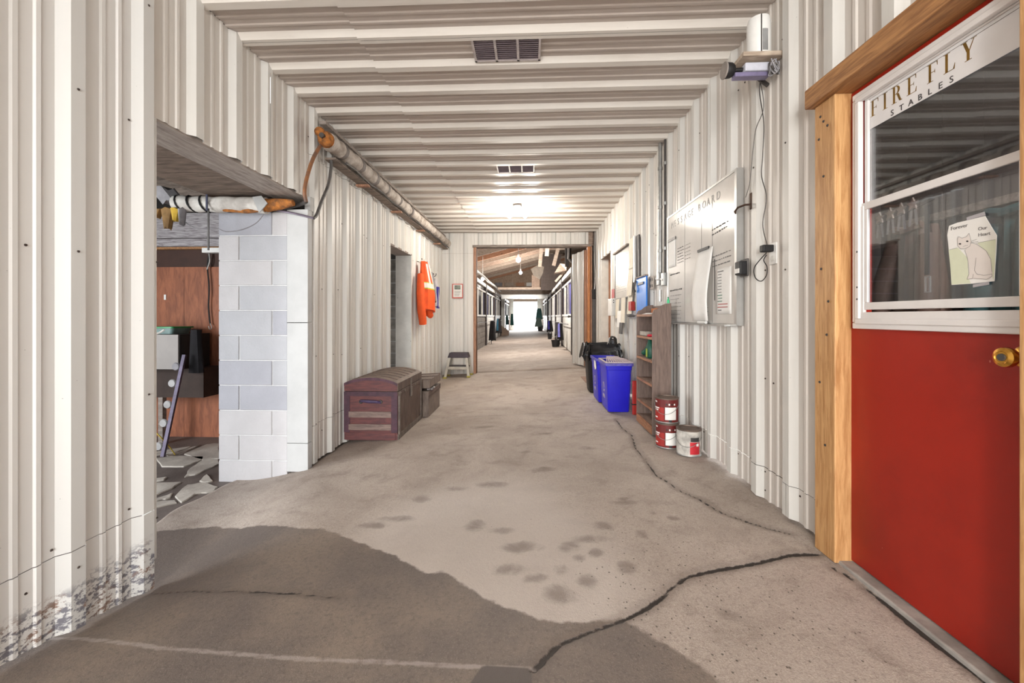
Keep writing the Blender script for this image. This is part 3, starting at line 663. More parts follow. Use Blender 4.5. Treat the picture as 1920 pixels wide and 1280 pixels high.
# child's drawing of a cat taped to the pane
gx = RX-.0068
def gp(u, v): return P(1740+u*180/1355, 390+v*170/1280, X=gx)
cat = thing('drawing', "child's drawing of a white cat taped to the door window", 'drawing', gp(640, 1060))
M_LIME = mat('pale_lime_crayon', (218, 222, 196), .85, var=.05, scale=8)
sheet_pts = [(300, 250), (420, 205), (560, 172), (810, 110), (850, 180), (900, 265), (975, 385), (965, 600), (940, 1030), (640, 1065), (335, 1085), (320, 850), (290, 520), (275, 380)]
pp = MB().prism([gp(*p) for p in sheet_pts], (-.0008, 0, 0)).build('paper', M_PAPER, cat)
def film(pts, m, name, par, lift, dx=-.0003):
    return MB().prism([gp(*p)+Vector((-lift, 0, 0)) for p in pts], (dx, 0, 0)).build(name, m, par)
film([(296, 590), (430, 560), (560, 700), (580, 990), (610, 1062), (338, 1080), (322, 850)], M_LIME, 'shaded_ground', pp, .0009)
film([(700, 495), (962, 440), (950, 800), (930, 1020), (900, 930), (880, 680)], M_LIME, 'shaded_ground', pp, .0009)
M_CATW = mat('cat_white', (226, 218, 212), .85, var=.03)
film([(530, 590), (610, 500), (700, 510), (830, 600), (895, 720), (915, 900), (920, 960), (860, 1010), (650, 1000), (560, 1005), (590, 930), (575, 740)], M_CATW, 'cat_body', pp, .0013)
film([(425, 440), (440, 400), (490, 425), (550, 405), (590, 355), (608, 420), (620, 480), (600, 540), (540, 570), (470, 575), (430, 530)], M_CATW, 'cat_head', pp, .0017)
def pen(pts, wd=4, m=M_PALEINK, lift=.0024, name='pen_line'):
    mb = MB()
    for (a, b), (c, d) in zip(pts, pts[1:]):
        L = math.hypot(c-a, d-b) or 1; nx, ny = -(d-b)/L*wd/2, (c-a)/L*wd/2
        mb.add([gp(a+nx, b+ny)-Vector((lift, 0, 0)), gp(c+nx, d+ny)-Vector((lift, 0, 0)), gp(c-nx, d-ny)-Vector((lift, 0, 0)), gp(a-nx, b-ny)-Vector((lift, 0, 0))], [(0, 1, 2, 3)])
    return mb.build(name, m, pp)
for ln in ([(425, 440), (440, 400), (490, 425), (550, 405), (590, 355), (608, 420), (620, 480), (600, 540), (540, 570), (470, 575), (430, 530), (425, 440)], [(530, 590), (575, 740), (590, 930), (560, 1005), (640, 995), (650, 930)],
           [(620, 490), (700, 510), (830, 600), (895, 720), (915, 900)], [(690, 700), (668, 880), (700, 930), (800, 950), (915, 930), (915, 960), (840, 1005), (650, 990)], [(310, 590), (425, 560)], [(620, 470), (700, 440)], [(625, 485), (720, 470)], [(690, 495), (962, 442)], [(505, 545), (540, 530), (575, 525)]): pen(ln)
for ex, ey in ((462, 505), (565, 468)): film([(ex+17*math.cos(a), ey+12*math.sin(a)) for a in np.linspace(0, 2*PI, 10)[:-1]], M_INK, 'cat_eye', pp, .0022)
def word(txt, u, v, sz, ang):
    o_ = gp(u, v)-Vector((.0012, 0, 0)); r_ = (gp(u+200*math.cos(ang), v-200*math.sin(ang))-gp(u, v)); r_.x = 0
    put_text('lettering', txt, sz, o_, r_, Vector((0, 0, 1)), M_PALEINK, pp)
word('Forever', 325, 315, .0165, .22); word('Our', 712, 318, .0150, .18); word('Heart', 712, 402, .0145, .16)
M_TAPE = mat('clear_tape', (178, 174, 178), .3, var=.05)
film([(550, 130), (805, 50), (820, 100), (552, 172)], M_TAPE, 'tape', pp, .0012); film([(640, 1080), (870, 1035), (872, 1080), (640, 1120)], M_TAPE, 'tape', pp, .0012)

# ------------------------------------------------------------------ right wall
RF = XR-.031                                              # plane of the rib crests
# message whiteboard
WBx = RF-.002
by1, by0 = 4.08, 2.757; bz0, bz1 = 1.035, 2.04
wbd = thing('whiteboard', 'large white message board with papers and notes, framed in aluminium', 'whiteboard', (WBx, (by0+by1)/2, bz0))
M_WBD = mat('whiteboard_enamel', (214, 209, 203), .16, var=.05, scale=3)
MB().box(WBx-.012, WBx, by0, by1, bz0, bz1).build('board', M_WBD, wbd)
ring(MB(), WBx-.017, WBx+.002, by0-.012, by1+.008, bz0-.012, bz1+.008, .014).build('frame', M_ALU, wbd)
MB().box(WBx-.02, WBx+.025, by0-.032, by0-.012, bz0-.012, bz1+.008).build('side_rail', M_ALU, wbd)
MB().box(WBx-.06, WBx, by0+.05, by1+.0, bz0-.018, bz0-.008).build('tray', M_ALU, wbd)
bx_ = WBx-.0125
def wbp(y, z): return (bx_, y, z)
for f_ in (.335, .60, .745):
    yy = by1-(by1-by0)*f_; MB().box(bx_-.001, bx_, yy-.0015, yy+.0015, bz0, bz1-.12).build('ruled_line', M_PALEINK, wbd)
M_HEAD = mat('grey_heading', (150, 146, 142), .5); yy = by1-.10
for ch in 'MESSAGE BOARD':
    if ch != ' ': put_text('heading_letter', ch, .085, (bx_-.001, yy, bz1-.12), (0, -1, 0), (0, 0, 1), M_HEAD, wbd)
    yy -= .082 if ch not in ' ' else .05
def scrawl(y, z, wd, rows, lh, m=M_INK, hh=.007, jit=.3, slope=0):
    mb = MB()
    for r_ in range(rows):
        c_ = 0
        while c_ < wd*(1-random.random()*.25):
            l_ = random.uniform(.012, .04); mb.box(bx_-.0016, bx_-.0006, y-c_-l_, y-c_, z-r_*lh+slope*c_-hh/2*random.uniform(.5, 1.2), z-r_*lh+slope*c_+hh/2*random.uniform(.5, 1.2)); c_ += l_+random.uniform(.006, .018)
    return mb.build('handwriting', m, wbd, kind='stuff')
scrawl(by1-.27, 1.70, .14, 6, .026, hh=.006); scrawl(by1-.07, 1.48, .26, 1, .03, hh=.012); scrawl(by1-.07, 1.33, .34, 1, .03, hh=.014); scrawl(by1-.44, 1.70, .14, 5, .03, M_PALEINK, .005)
scrawl(by1-.98, 1.72, .28, 2, .035, hh=.010, slope=.06); scrawl(by1-.99, 1.52, .3, 3, .035, M_PALEINK, .008, slope=.03); scrawl(by1-.72, 1.32, .16, 3, .04, M_PALEINK, .006); scrawl(by1-.08, 1.28, .3, 7, .035, M_PALEINK, .005); scrawl(by1-.75, 1.15, .18, 4, .028, M_PALEINK, .005)
def note(name, label, y1, y0, z0, z1, cat='paper', group=None, x=bx_, bow=0):
    t_ = thing(name, label, cat, (x, (y0+y1)/2, z0), group); rings = []
    for i in range(9):
        t = i/8; zz = z0+(z1-z0)*t; d = -.004-bow*math.sin(PI*(1-t))*.5-bow*(1-t)
        yw = (.012*math.sin(t*6) if bow else 0)
        rings.append([(x+d-.003*math.sin(3*PI*k/6)*(1-t) if bow else x+d, y1+(y0-y1)*k/6+yw, zz) for k in range(7)])
    pap = MB().loft(rings, cap=False, closed=False).build('sheet', M_PAPER, t_, smooth=True, fix=False); so = pap.modifiers.new('thickness', 'SOLIDIFY'); so.thickness = .001
    return t_
note('paper_roll_sheet', 'long curled white sheet clipped to the middle of the message board', 3.36, 3.08, 1.05, 1.60, bow=.035)
clip = MB().box(bx_-.012, bx_-.002, 3.14, 3.34, 1.593, 1.612).build('clip_bar', M_BLACK, None, loc=(bx_, 3.24, 1.6)); tag(clip, 'black clip bar over the long curled sheet on the message board', 'clip')
for y in (3.365, 3.055): MB().box(bx_-.0018, bx_-.0006, y-.004, y+.004, 1.20, 1.50).build('marker_line', M_INK, wbd)
t_ = note('list_sheet', 'white list with coloured handwriting at the near end of the message board', 3.03, 2.80, 1.10, 1.42)
for i, (m_, w1) in enumerate([(M_INK, .09)]+[(M_PALEINK, .06)]*7+[(M_GREEN, .07)]*3+[(M_RED, .15)]*2+[(M_INK, .06)]):
    MB().box(bx_-.0062, bx_-.0052, 3.0-w1, 3.0-.01*(i % 2), 1.398-i*.021, 1.403-i*.021).build('written_line', m_, t_)
t_ = note('receipt_sheet', 'small white sheet in a dark clip at the far end of the message board', 4.04, 3.86, 1.55, 1.81)
MB().box(bx_-.010, bx_-.004, 3.85, 4.045, 1.80, 1.825).build('clip', M_DSTEEL, t_)
t_ = note('small_note', 'little square note below the middle of the message board', 3.00, 2.90, 1.43, 1.44) if False else None
tag(MB().tube([(WBx-.04, 3.28, bz0+.004), (WBx-.04, 3.14, bz0+.004)], .011, 10).build('marker_pen', M_WHITEP, None, True, loc=(WBx-.04, 3.2, bz0-.008)), 'white marker lying on the message board tray', 'marker')
# rusty arm by the board, timer box, outlet with adapter
hk = thing('gate_hook', 'rusty iron hook arm on the wall beside the message board', 'hook', (RF, 2.62, 1.78))
a_ = P(1408, 383, X=RF); MB().tube([(RF+.01, a_.y, a_.z), (RF-.03, a_.y+.01, a_.z), (RF-.05, a_.y+.06, a_.z-.004), (RF-.03, a_.y+.14, a_.z-.008), (RF-.01, a_.y+.15, a_.z-.03)], .0065, 7).build('arm', mat('rusty_iron', (92, 66, 52), .7, .4, var=.3), hk, smooth=True)
MB().box(RF-.004, RF+.01, a_.y-.012, a_.y+.012, a_.z-.03, a_.z+.07).build('backplate', MATS['rusty_iron'], hk, bev=.003)
tm = P(1396, 502, X=RF); tt = thing('timer_box', 'small black timer box screwed to the ribbed wall', 'timer', (RF, tm.y, tm.z-.05))
MB().box(RF-.045, RF+.002, tm.y-.035, tm.y+.035, tm.z-.045, tm.z+.04).build('case', M_BLACK, tt, bev=.006); MB().box(RF-.048, RF-.044, tm.y-.026, tm.y+.026, tm.z-.034, tm.z-.005).build('dial_label', M_PAPER, tt)
MB().box(RF-.006, RF+.004, tm.y-.045, tm.y+.045, tm.z-.055, tm.z+.055).build('backplate', M_DSTEEL, tt, bev=.003)
ou = P(1449, 475, X=RF+.02); ot = thing('wall_outlet', 'white duplex wall outlet beside the door casing', 'outlet', (RF+.02, ou.y, ou.z-.06))
MB().box(XR-.012, XR+.002, ou.y-.036, ou.y+.036, ou.z-.062, ou.z+.062).build('faceplate', M_WHITEP, ot, bev=.004)
for dz in (-.028, .028): MB().lathe([(.017, 0), (.016, -.003)], (XR-.012, ou.y, ou.z+dz), 14, True, 'x').build('socket', mat('ivory_socket', (205, 202, 196), .4), ot)
ad = thing('power_adapter', 'black plug adapter in the white wall outlet with a looped cord', 'adapter', (XR-.03, ou.y, ou.z))
MB().box(XR-.075, XR-.014, ou.y-.02, ou.y+.022, ou.z+.008, ou.z+.048).build('body', M_BLACK, ad, bev=.006)
def cord(pts, r=.0028, k=8):
    pts = [Vector(p) for p in pts]; out = []
    for i in range(len(pts)-1):
        p0, p1, p2, p3 = pts[max(i-1, 0)], pts[i], pts[i+1], pts[min(i+2, len(pts)-1)]
        for j in range(k):
            t = j/k; out.append(.5*((2*p1)+(p2-p0)*t+(2*p0-5*p1+4*p2-p3)*t*t+(3*p1-p0-3*p2+p3)*t**3))
    out.append(pts[-1]); return MB().tube(out, r, 6)
cx_ = RF-.012
lp = [P(x, y, X=cx_) for x, y in ((1437, 474), (1424, 488), (1414, 503), (1416, 520), (1427, 527), (1437, 516), (1438, 500), (1432, 488), (1437, 478))]
cord(lp).build('cord_loop', M_BLACK, ad, True)
tag(cord([P(x, y, X=cx_) for x, y in ((1438, 458), (1430, 420), (1437, 370), (1428, 330), (1430, 290), (1432, 230), (1424, 170), (1430, 135))]).build('extension_cord', M_DSTEEL, None, True, loc=P(1438, 458, X=cx_)), 'thin cord running from the high shelf down to the outlet', 'cord')
tag(cord([P(x, y, X=cx_) for x, y in ((1424, 145), (1432, 200), (1418, 240), (1412, 280), (1406, 340), (1398, 370))], .002).build('thin_wire', M_DSTEEL, None, True, loc=P(1400, 370, X=cx_)), 'thin wire hanging from the high shelf towards the hook arm', 'wire')
# little high shelf with dispenser and light
sz = P(1420, 112, Y=2.36).z
hs = thing('high_shelf', 'small rough plank shelf high on the right wall', 'shelf', (XR-.1, 2.4, sz-.03))
MB().box(1.165, XR-.005, 2.30, 2.46, sz-.012, sz+.012).build('plank', wood('shelf_plank', (196, 180, 162), (150, 132, 116), (1.2, 9, 9), .8), hs, bev=.003)
MB().beam((XR-.01, 2.445, sz-.10), (1.27, 2.445, sz-.014), .012, .02).build('bracket', M_DSTEEL, hs)
ds = thing('spray_dispenser', 'white cylindrical fragrance dispenser on the high plank shelf', 'dispenser', (1.285, 2.37, sz+.012))
MB().lathe([(.055, 0), (.060, .01), (.060, .19), (.055, .215), (.03, .225), (0, .226)], (1.285, 2.37, sz+.012), 24).build('body', M_WHITEP, ds, smooth=True)
mb = MB(); rr = .0612
for z0, z1, m_ in ((.012, .13, 1),):
    pts = [(1.285+rr*math.cos(a), 2.37+rr*math.sin(a)) for a in np.linspace(-PI*.56, -PI*.40, 6)]
    mb.loft([[(x, y, sz+.012+z0) for x, y in pts], [(x, y, sz+.012+z1) for x, y in pts]], False, False)
mb.build('front_panel', mat('grey_plastic', (150, 150, 150), .4), ds)
MB().box(1.265, 1.269, 2.306, 2.311, sz+.012, sz+.22).build('seam', M_DSTEEL, ds)
fx = thing('work_light', 'dusty bluish work light with a dark round head under the high shelf', 'light', (1.22, 2.38, sz-.12))
MB().box(1.20, 1.36, 2.345, 2.42, sz-.066, sz-.02).build('housing', mat('bluish_plastic', (206, 208, 220), .4, var=.1), fx, bev=.006)
MB().box(1.15, 1.34, 2.355, 2.405, sz-.092, sz-.068).build('tube_rail', mat('violet_grey_plastic', (132, 124, 158), .35, var=.2), fx, bev=.004)
MB().lathe([(.036, 0), (.042, .012), (.040, .035), (.030, .05), (.028, .05)], (1.100, 2.38, sz-.045), 18, True, 'x').build('lamp_head', M_BLACK, fx, smooth=True)
MB().lathe([(.045, -.004), (.045, .004)], (1.100, 2.38, sz-.045), 18, True, 'x').build('rim', mat('dusty_grey_rim', (150, 142, 136), .7), fx, smooth=True)
MB().tube([(1.14, 2.38, sz-.045), (1.21, 2.38, sz-.042)], .012, 8).build('neck', M_BLACK, fx)
cb = thing('cable_tangle', 'tangle of grey cables bundled at the end of the high shelf', 'cables', (1.35, 2.36, sz-.2))
for i in range(7):
    a0 = random.uniform(0, 6); cord([(1.335+.022*math.cos(a0+t*1.1), 2.31+.015*math.sin(a0+t*.9), sz-.03-.085*abs(math.sin(t*.9+i))) for t in range(8)], .003).build('cable', M_DSTEEL if i % 2 else M_CLOTHG, cb, True)
# conduits and switch boxes
for i, (px, m_, r_, b_) in enumerate(((1238, M_STEEL, .020, 512), (1247, M_DSTEEL, .012, 512))):
    c_ = P(px, 512, X=RF-.012); c2 = thing('conduit', ('thick steel conduit running up to the ceiling from a switch box', 'thin dark conduit beside the thick steel one')[i], 'conduit', (c_.x, c_.y, c_.z))
    MB().tube([(c_.x, c_.y, c_.z), (c_.x, c_.y, ZC-.01)], r_, 12).build('pipe', m_, c2, True)
    for zz in (1.75, 2.2, 2.6): MB().tube([(c_.x, c_.y, zz), (c_.x, c_.y, zz+.03)], r_+.005, 12).build('coupling', M_STEEL, c2)
    bx2 = thing('switch_box', ('grey steel switch box at the foot of the thick conduit', 'grey steel switch box at the foot of the thin conduit')[i], 'switch', (c_.x, c_.y, c_.z-.14))
    MB().box(c_.x-.03, RF+.006, c_.y-.038, c_.y+.038, c_.z-.125, c_.z+.004).build('box', M_STEEL, bx2, bev=.005)
    MB().beam((c_.x-.03, c_.y, c_.z-.07), (c_.x-.05, c_.y, c_.z-.055), .01, .012).build('toggle', M_WHITEP, bx2)
c_ = P(1223, 530, X=RF-.002); sp = thing('outlet_plate', 'dusty double outlet plate beside the steel switch boxes', 'outlet', (c_.x, c_.y, c_.z-.09))
MB().box(RF-.012, RF+.002, c_.y-.06, c_.y+.06, c_.z-.075, c_.z+.075).build('faceplate', mat('dusty_ivory', (190, 180, 170), .6, var=.15), sp, bev=.004)
for dy in (-.03, .03):
    for dz in (-.035, .035): MB().box(RF-.0135, RF-.0118, c_.y+dy-.014, c_.y+dy+.014, c_.z+dz-.016, c_.z+dz+.016).build('socket', M_DSTEEL, sp)
lc = P(1240, 540, X=RF); tag(MB().tube([(RF-.014, lc.y, 1.24), (RF-.014, lc.y, lc.z-.02)], .018, 10).build('conduit_stub', M_ALU, None, True, loc=(RF-.014, lc.y, 1.24)), 'short pale conduit stub below the switch box', 'conduit')
# blue board
bb = thing('clipboard', 'bright blue board hanging on the wall above the bookshelf', 'board', (1.30, 4.72, 1.15))
p0 = P(1213, 516, X=1.315); y0 = p0.y; y1 = y0+.42; ztop = p0.z
MB().box(1.305, 1.322, y0, y1, ztop-.52, ztop).build('panel', mat('bright_blue_plastic', (30, 120, 214), .4, var=.05), bb, bev=.004)
MB().box(1.296, 1.306, y0+.10, y0+.34, ztop-.09, ztop-.06).build('clip', M_DSTEEL, bb, bev=.003); MB().box(1.290, 1.330, y0-.004, y1+.02, ztop-.004, ztop+.012).build('top_rail', M_WOODG, bb)
MB().tube([(1.30, y1+.02, ztop-.02), (1.28, y1+.03, ztop-.12), (1.29, y1+.0, ztop-.16)], .012, 7).build('spring_clip', M_DSTEEL, bb, True)
# small whiteboard, hanging sheets, pockets
a_ = P(1181, 458, X=RF-.004); b_ = P(1155, 482, X=RF-.004)
sw = thing('planner_board', 'smaller white board covered in rows of tiny handwriting', 'whiteboard', (RF, (a_.y+b_.y)/2, 1.38)); zt = 2.06; z0 = 1.36
MB().box(RF-.014, RF, a_.y, b_.y, z0, zt).build('board', M_WBD, sw); ring(MB(), RF-.02, RF+.002, a_.y-.012, b_.y+.012, z0-.012, zt+.012, .014).build('frame', M_DSTEEL, sw)
MB().box(RF-.05, RF, a_.y, b_.y+.03, zt+.0, zt+.02).build('top_ledge', M_WOODG, sw)
mb = MB()
for i in range(16):
    for j in range(9):
        if random.random() < .85: yy = b_.y-.06-.088*j; mb.box(RF-.0152, RF-.0140, yy-random.uniform(.03, .06), yy, zt-.10-.034*i, zt-.094-.034*i)
mb.build('handwriting', M_PALEINK, sw, kind='stuff')
def hang(name, label, y1, y0, z0, z1, m=M_PAPER, th=.004, x=RF-.022, cat='paper', tilt=0, group=None):
    mb = MB(); mb.hexa([(x-tilt, y0, z0), (x+th-tilt, y0, z0), (x+th-tilt, y1, z0), (x-tilt, y1, z0)], [(x, y0+.01, z1), (x+th, y0+.01, z1), (x+th, y1, z1), (x, y1, z1)])
    o = mb.build(name, m, None, loc=(x, (y0+y1)/2, z0)); return tag(o, label, cat, group)
Yx = lambda px, X=RF-.02: P(px, 500, X=X).y
hang('hanging_sheet', 'tall cream sheet hanging beside the small white board', Yx(1180), Yx(1188), 1.72, 2.12, mat('cream_paper', (226, 218, 202), .85, var=.08), tilt=.01)
hang('hanging_sheet', 'curled cream page below the tall hanging sheet', Yx(1179), Yx(1188), 1.36, 1.74, MATS['cream_paper'], tilt=.03)
hang('hanging_sheet', 'narrow cream page hanging lowest behind the bookshelf', Yx(1178), Yx(1187), 1.12, 1.40, MATS['cream_paper'], tilt=.02)
wl = hang('mirror_strip', 'dark upright board with a bright white edge beside the cream sheets', Yx(1192), Yx(1198), 1.50, 2.10, M_DSTEEL, th=.02, cat='board')
hang('white_batten', 'bright white batten standing against the dark upright board', Yx(1191), Yx(1193), 1.52, 2.11, M_WHITEP, th=.02, x=RF-.045, cat='batten')
wbx = thing('phone_box', 'white wall box with two small dark buttons below the red tag', 'box', (RF-.05, 6.9, 1.08)); y1, y0 = Yx(1137, RF-.08), Yx(1152, RF-.04)
MB().box(RF-.085, RF, y0, y0+.30, 1.10, 1.37).build('case', M_WHITEP, wbx, bev=.006)
for dz in (.20, .235): MB().box(RF-.06, RF-.045, y0-.004, y0+.001, 1.10+dz, 1.115+dz).build('button', M_INK, wbx)
hang('red_tag', 'small red patterned card above the white wall box', Yx(1147), Yx(1152), 1.385, 1.53, mat('red_card', (190, 50, 48), .6, var=.3, scale=40), cat='card')
for i, (pa, pb_, z0_, z1_, m_, lab) in enumerate(((1156, 1163, 1.06, 1.35, MATS['cream_paper'], 'cream file pocket hanging below the small white board'), (1164, 1170, 1.14, 1.34, M_DSTEEL, 'dark grey pouch hanging below the small white board'), (1162, 1169, .93, 1.17, M_PAPER, 'loose white sheet pinned low below the file pockets'), (1171, 1178, 1.0, 1.35, MATS['cream_paper'], 'long cream pad hanging below the small white board'), (1169, 1175, .84, 1.0, M_DSTEEL, 'dark pointed pouch hanging lowest beside the loose sheet'))):
    hang('file_pocket' if i != 2 else 'loose_sheet', lab, Yx(pa), Yx(pb_), z0_, z1_, m_, th=.012 if i != 2 else .003, x=RF-.03-.012*i, cat='paper' if i in (2, 3) else 'pocket', tilt=.01)
kr = thing('key_rack', 'grimy rack with small hooks behind the bookshelf top', 'rack', (RF, 5.35, 1.0)); yk = Yx(1180)
MB().box(RF-.03, RF, yk-.42, yk-.04, 1.06, 1.16).build('rail', M_CLOTHG, kr, bev=.003)
for i in range(6): MB().tube([(RF-.03, yk-.08-.06*i, 1.10), (RF-.06, yk-.08-.06*i, 1.08), (RF-.06, yk-.08-.06*i, 1.11)], .005, 6).build('hook', M_DSTEEL, kr)
hang('red_bundle', 'red bundle hung on the grimy hook rack', yk-.12, yk-.26, 1.162, 1.28, M_RED, th=.05, x=RF-.06, cat='cap')
# cables and black box in the far right corner
ce = thing('corner_cables', 'bundle of cables running down the far right corner into a black box', 'cables', (1.30, 8.66, 1.5))
for i, m_ in enumerate((M_BLACK, M_DSTEEL, M_WHITEP)): cord([(1.32+.02*i, 8.66, ZC-.02), (1.31+.022*i, 8.67, 2.3), (1.325+.018*i, 8.66, 1.9), (1.32+.012*i, 8.67, 1.6)], .007).build('cable', m_, ce, True)
MB().box(1.29, 1.36, 8.63, 8.69, 1.46, 1.66).build('junction_box', M_BLACK, ce, bev=.006); MB().box(1.30, 1.37, 8.66, 8.72, .02, 1.46).build('raceway', M_DSTEEL, ce)

# ------------------------------------------------------------------ bookshelf
bs = thing('bookshelf', 'narrow wooden bookshelf with scalloped sides against the right wall', 'bookshelf', (1.22, 4.07, 0))
M_SHW = wood('shelf_wood', (128, 108, 98), (98, 82, 75), (12, 12, 1.4), .65); M_SHE = wood('shelf_edge_wood', (166, 116, 84), (124, 84, 60), (9, 1.5, 9), .6)
M_SHT = wood('dusty_shelf_top', (150, 126, 112), (112, 90, 80), (9, 1.5, 9), .8)
x0, x1 = 1.115, 1.285; y0, y1 = 3.80, 4.37
def side_panel(y):
    pr = [(x0, .0), (x0, 1.11), (x0+.015, 1.145), (x0+.05, 1.155), (x0+.085, 1.185), (x0+.12, 1.20), (x1, 1.205), (x1, .0)]
    return MB().prism([(x, y, z) for x, z in pr], (0, .02, 0)).build('side_panel', M_SHW, bs, bev=.003)
side_panel(y0); side_panel(y1-.02)
MB().box(x1-.008, x1, y0+.02, y1-.02, .0, 1.19).build('back_panel', M_SHW, bs)
SZ = (.075, .236, .457, .677, .89, 1.105)
for z in SZ:
    s_ = MB().box(x0+.008, x1-.008, y0+.02, y1-.02, z-.018, z).build('shelf_board', M_SHT, bs); MB().box(x0, x0+.008, y0+.02, y1-.02, z-.021, z+.001).build('shelf_lip', M_SHE, s_)
MB().box(x0-.004, x0+.008, y0+.02, y1-.02, .0, .06).build('plinth', M_SHE, bs)
tag(MB().box(1.13, 1.21, 4.10, 4.30, .893, .935).build('soap_bar_box', mat('grey_card', (176, 168, 158), .8), None, bev=.006, loc=(1.18, 4.2, .89)), 'grey card box lying on the upper shelf', 'box')
rc = thing('hoof_pick', 'red and pink handled pick lying on the upper shelf', 'tool', (1.18, 3.92, .89)); MB().tube([(1.13, 3.99, .903), (1.16, 3.92, .905), (1.2, 3.86, .903)], [.012, .014, .010], 8).build('handle', mat('hot_pink_red', (214, 40, 62), .4), rc, True); MB().tube([(1.13, 3.99, .903), (1.12, 4.02, .901), (1.14, 4.03, .900)], .004, 6).build('hook', M_STEEL, rc)
tag(MB().box(1.215, 1.274, 3.84, 3.95, .892, .985).build('small_carton', mat('orange_card', (182, 108, 60), .8), None, bev=.003, loc=(1.28, 3.9, .89)), 'small orange carton at the back of the upper shelf', 'carton')
tag(MB().box(1.22, 1.274, 3.84, 3.94, .68, .735).build('low_carton', MATS['orange_card'], None, bev=.003, loc=(1.28, 3.9, .677)), 'low orange carton beside the green spray bottle', 'carton')
sb_ = thing('spray_bottle', 'dark green bottle with an angled neck standing on a shelf', 'bottle', (1.20, 4.12, .677))
MB().loft([[(1.175+a*math.cos(2*PI*k/14), 4.08+b*math.sin(2*PI*k/14), .679+z) for k in range(14)] for a, b, z in ((.03, .055, 0), (.034, .06, .01), (.034, .06, .09), (.03, .045, .13), (.022, .03, .165), (.018, .024, .185))]).build('body', M_DGREEN, sb_, True)
MB().box(1.138, 1.142, 4.06, 4.10, .69, .77).build('bottle_label', mat('yellow_green_label', (150, 170, 60), .6), sb_)
bt = thing('hoof_boot', 'dark green rubber boot shape leaning behind the bottle', 'boot', (1.21, 4.24, .677))
MB().tube([(1.17, 4.30, .712), (1.19, 4.26, .722), (1.205, 4.22, .78), (1.215, 4.19, .86)], [.028, .034, .030, .022], 10).build('boot_shell', M_DGREEN, bt, True)
pl_ = thing('paper_stack', 'few loose papers lying on top of the bookshelf', 'papers', (1.18, 4.0, 1.105))
for i in range(3): MB().box(1.12+.01*i, 1.24-.02*i, 3.88+.03*i, 4.16-.02*i, 1.107+.004*i, 1.110+.004*i).build('page', M_PAPER, pl_)
tag(MB().box(1.225, 1.274, 4.0, 4.22, 1.107, 1.165).build('envelope_pack', MATS['orange_card'], None, bev=.003, loc=(1.3, 4.1, 1.105)), 'orange pack standing on top of the bookshelf', 'pack')
gb = thing('dropper_bottle', 'tiny bright green bottle on the bookshelf top corner', 'bottle', (1.26, 3.81, 1.205)); MB().lathe([(.012, 0), (.012, .03), (.006, .036), (.006, .048)], (1.26, 3.81, 1.205), 12).build('body', mat('bright_green', (30, 190, 120), .3), gb, True); MB().lathe([(.0065, .046), (.005, .058)], (1.26, 3.81, 1.205), 10).build('cap', M_GREEN, gb)

# ------------------------------------------------------------------ paint cans
M_LID = mat('dull_tin_lid', (128, 112, 102), .55, .5, var=.2); M_CANR = mat('dark_red_label', (110, 28, 26), .5, var=.1, scale=12); M_CANR2 = mat('red_label', (158, 40, 34), .5, var=.1); M_CANW = mat('paint_spattered_white', (206, 202, 194), .6, scale=14, c2=(150, 146, 140), bump=.4)
def arcpatch(c, r, a0, a1, z0, z1):
    mb = MB(); A_ = np.linspace(a0, a1, 10)
    return mb.loft([[(c[0]+r*math.cos(a), c[1]+r*math.sin(a), c[2]+z) for a in A_] for z in (z0, z1)], False, False)
def can(loc, label, white=False):
    x, y, z = loc; r, h = .092, .208; t_ = thing('paint_can', label, 'paint can', loc)
    MB().lathe([(r-.004, 0), (r, .004), (r, h-.012)], loc, 28).build('can_body', M_CANW if white else M_CANR, t_, True)
    l_ = MB().lathe([(r+.002, h-.014), (r+.004, h-.010), (r+.004, h-.003), (r-.004, h), (r-.014, h), (r-.016, h-.007), (0, h-.007)], loc, 28, False).build('lid', M_LID, t_, True)
    MB().lathe([(r+.001, .0), (r+.003, .005), (r+.001, .010)], loc, 28, False).build('bottom_rim', M_STEEL, t_, True)
    f0 = math.atan2(-y, -x)
    if not white:
        arcpatch(loc, r+.0012, f0-1.45, f0-.25, .02, h*.62).build('label_band', M_CANR2, t_)
        arcpatch(loc, r+.0016, f0-.15, f0+.85, .03, h*.64).build('text_panel', M_PAPER, t_)
        for k in range(4): arcpatch(loc, r+.0018, f0-.1+.24*k, f0+.02+.24*k, h*.72, h*.79).build('label_picture', M_PAPER if k % 2 else M_INK, t_)
        for k, (zz, l2) in enumerate(((.80, .34), (.56, .6), (.48, .5), (.18, .4))): arcpatch(loc, r+.002, f0-1.3, f0-1.3+l2, h*zz, h*(zz+.05)).build('label_lettering', M_PAPER, t_)
        arcpatch(loc, r+.002, f0+.15, f0+.42, .012, .03).build('barcode', M_INK, t_)
    else:
        arcpatch(loc, r+.0014, f0+.10, f0+.95, .02, h*.55).build('red_label', mat('raw_red_label', (206, 40, 52), .5), t_)
        arcpatch(loc, r+.0016, f0+.15, f0+.9, h*.57, h*.72).build('dark_label', M_INK, t_)
        arcpatch(loc, r+.0018, f0+.62, f0+.85, h*.40, h*.50).build('label_lettering', M_PAPER, t_)
    ear = f0-.9
    cord([(x+(r+.006)*math.cos(a), y+(r+.006)*math.sin(a), z+h*(.72-.36*math.sin(PI*(i/12)))) for i, a in enumerate(np.linspace(f0-1.6, f0+1.2, 13))], .0022, 2).build('bail_handle', M_STEEL, t_, True)
    return t_
c1 = P(1250, 833); c1x, c1y = 1.162, 3.535
can((c1x, c1y, fl(c1x, c1y)), 'dark red paint can under another one, beside the bookshelf')
can((c1x-.002, c1y+.006, fl(c1x, c1y)+.209), 'dark red paint can stacked on top of another, with a white text panel')
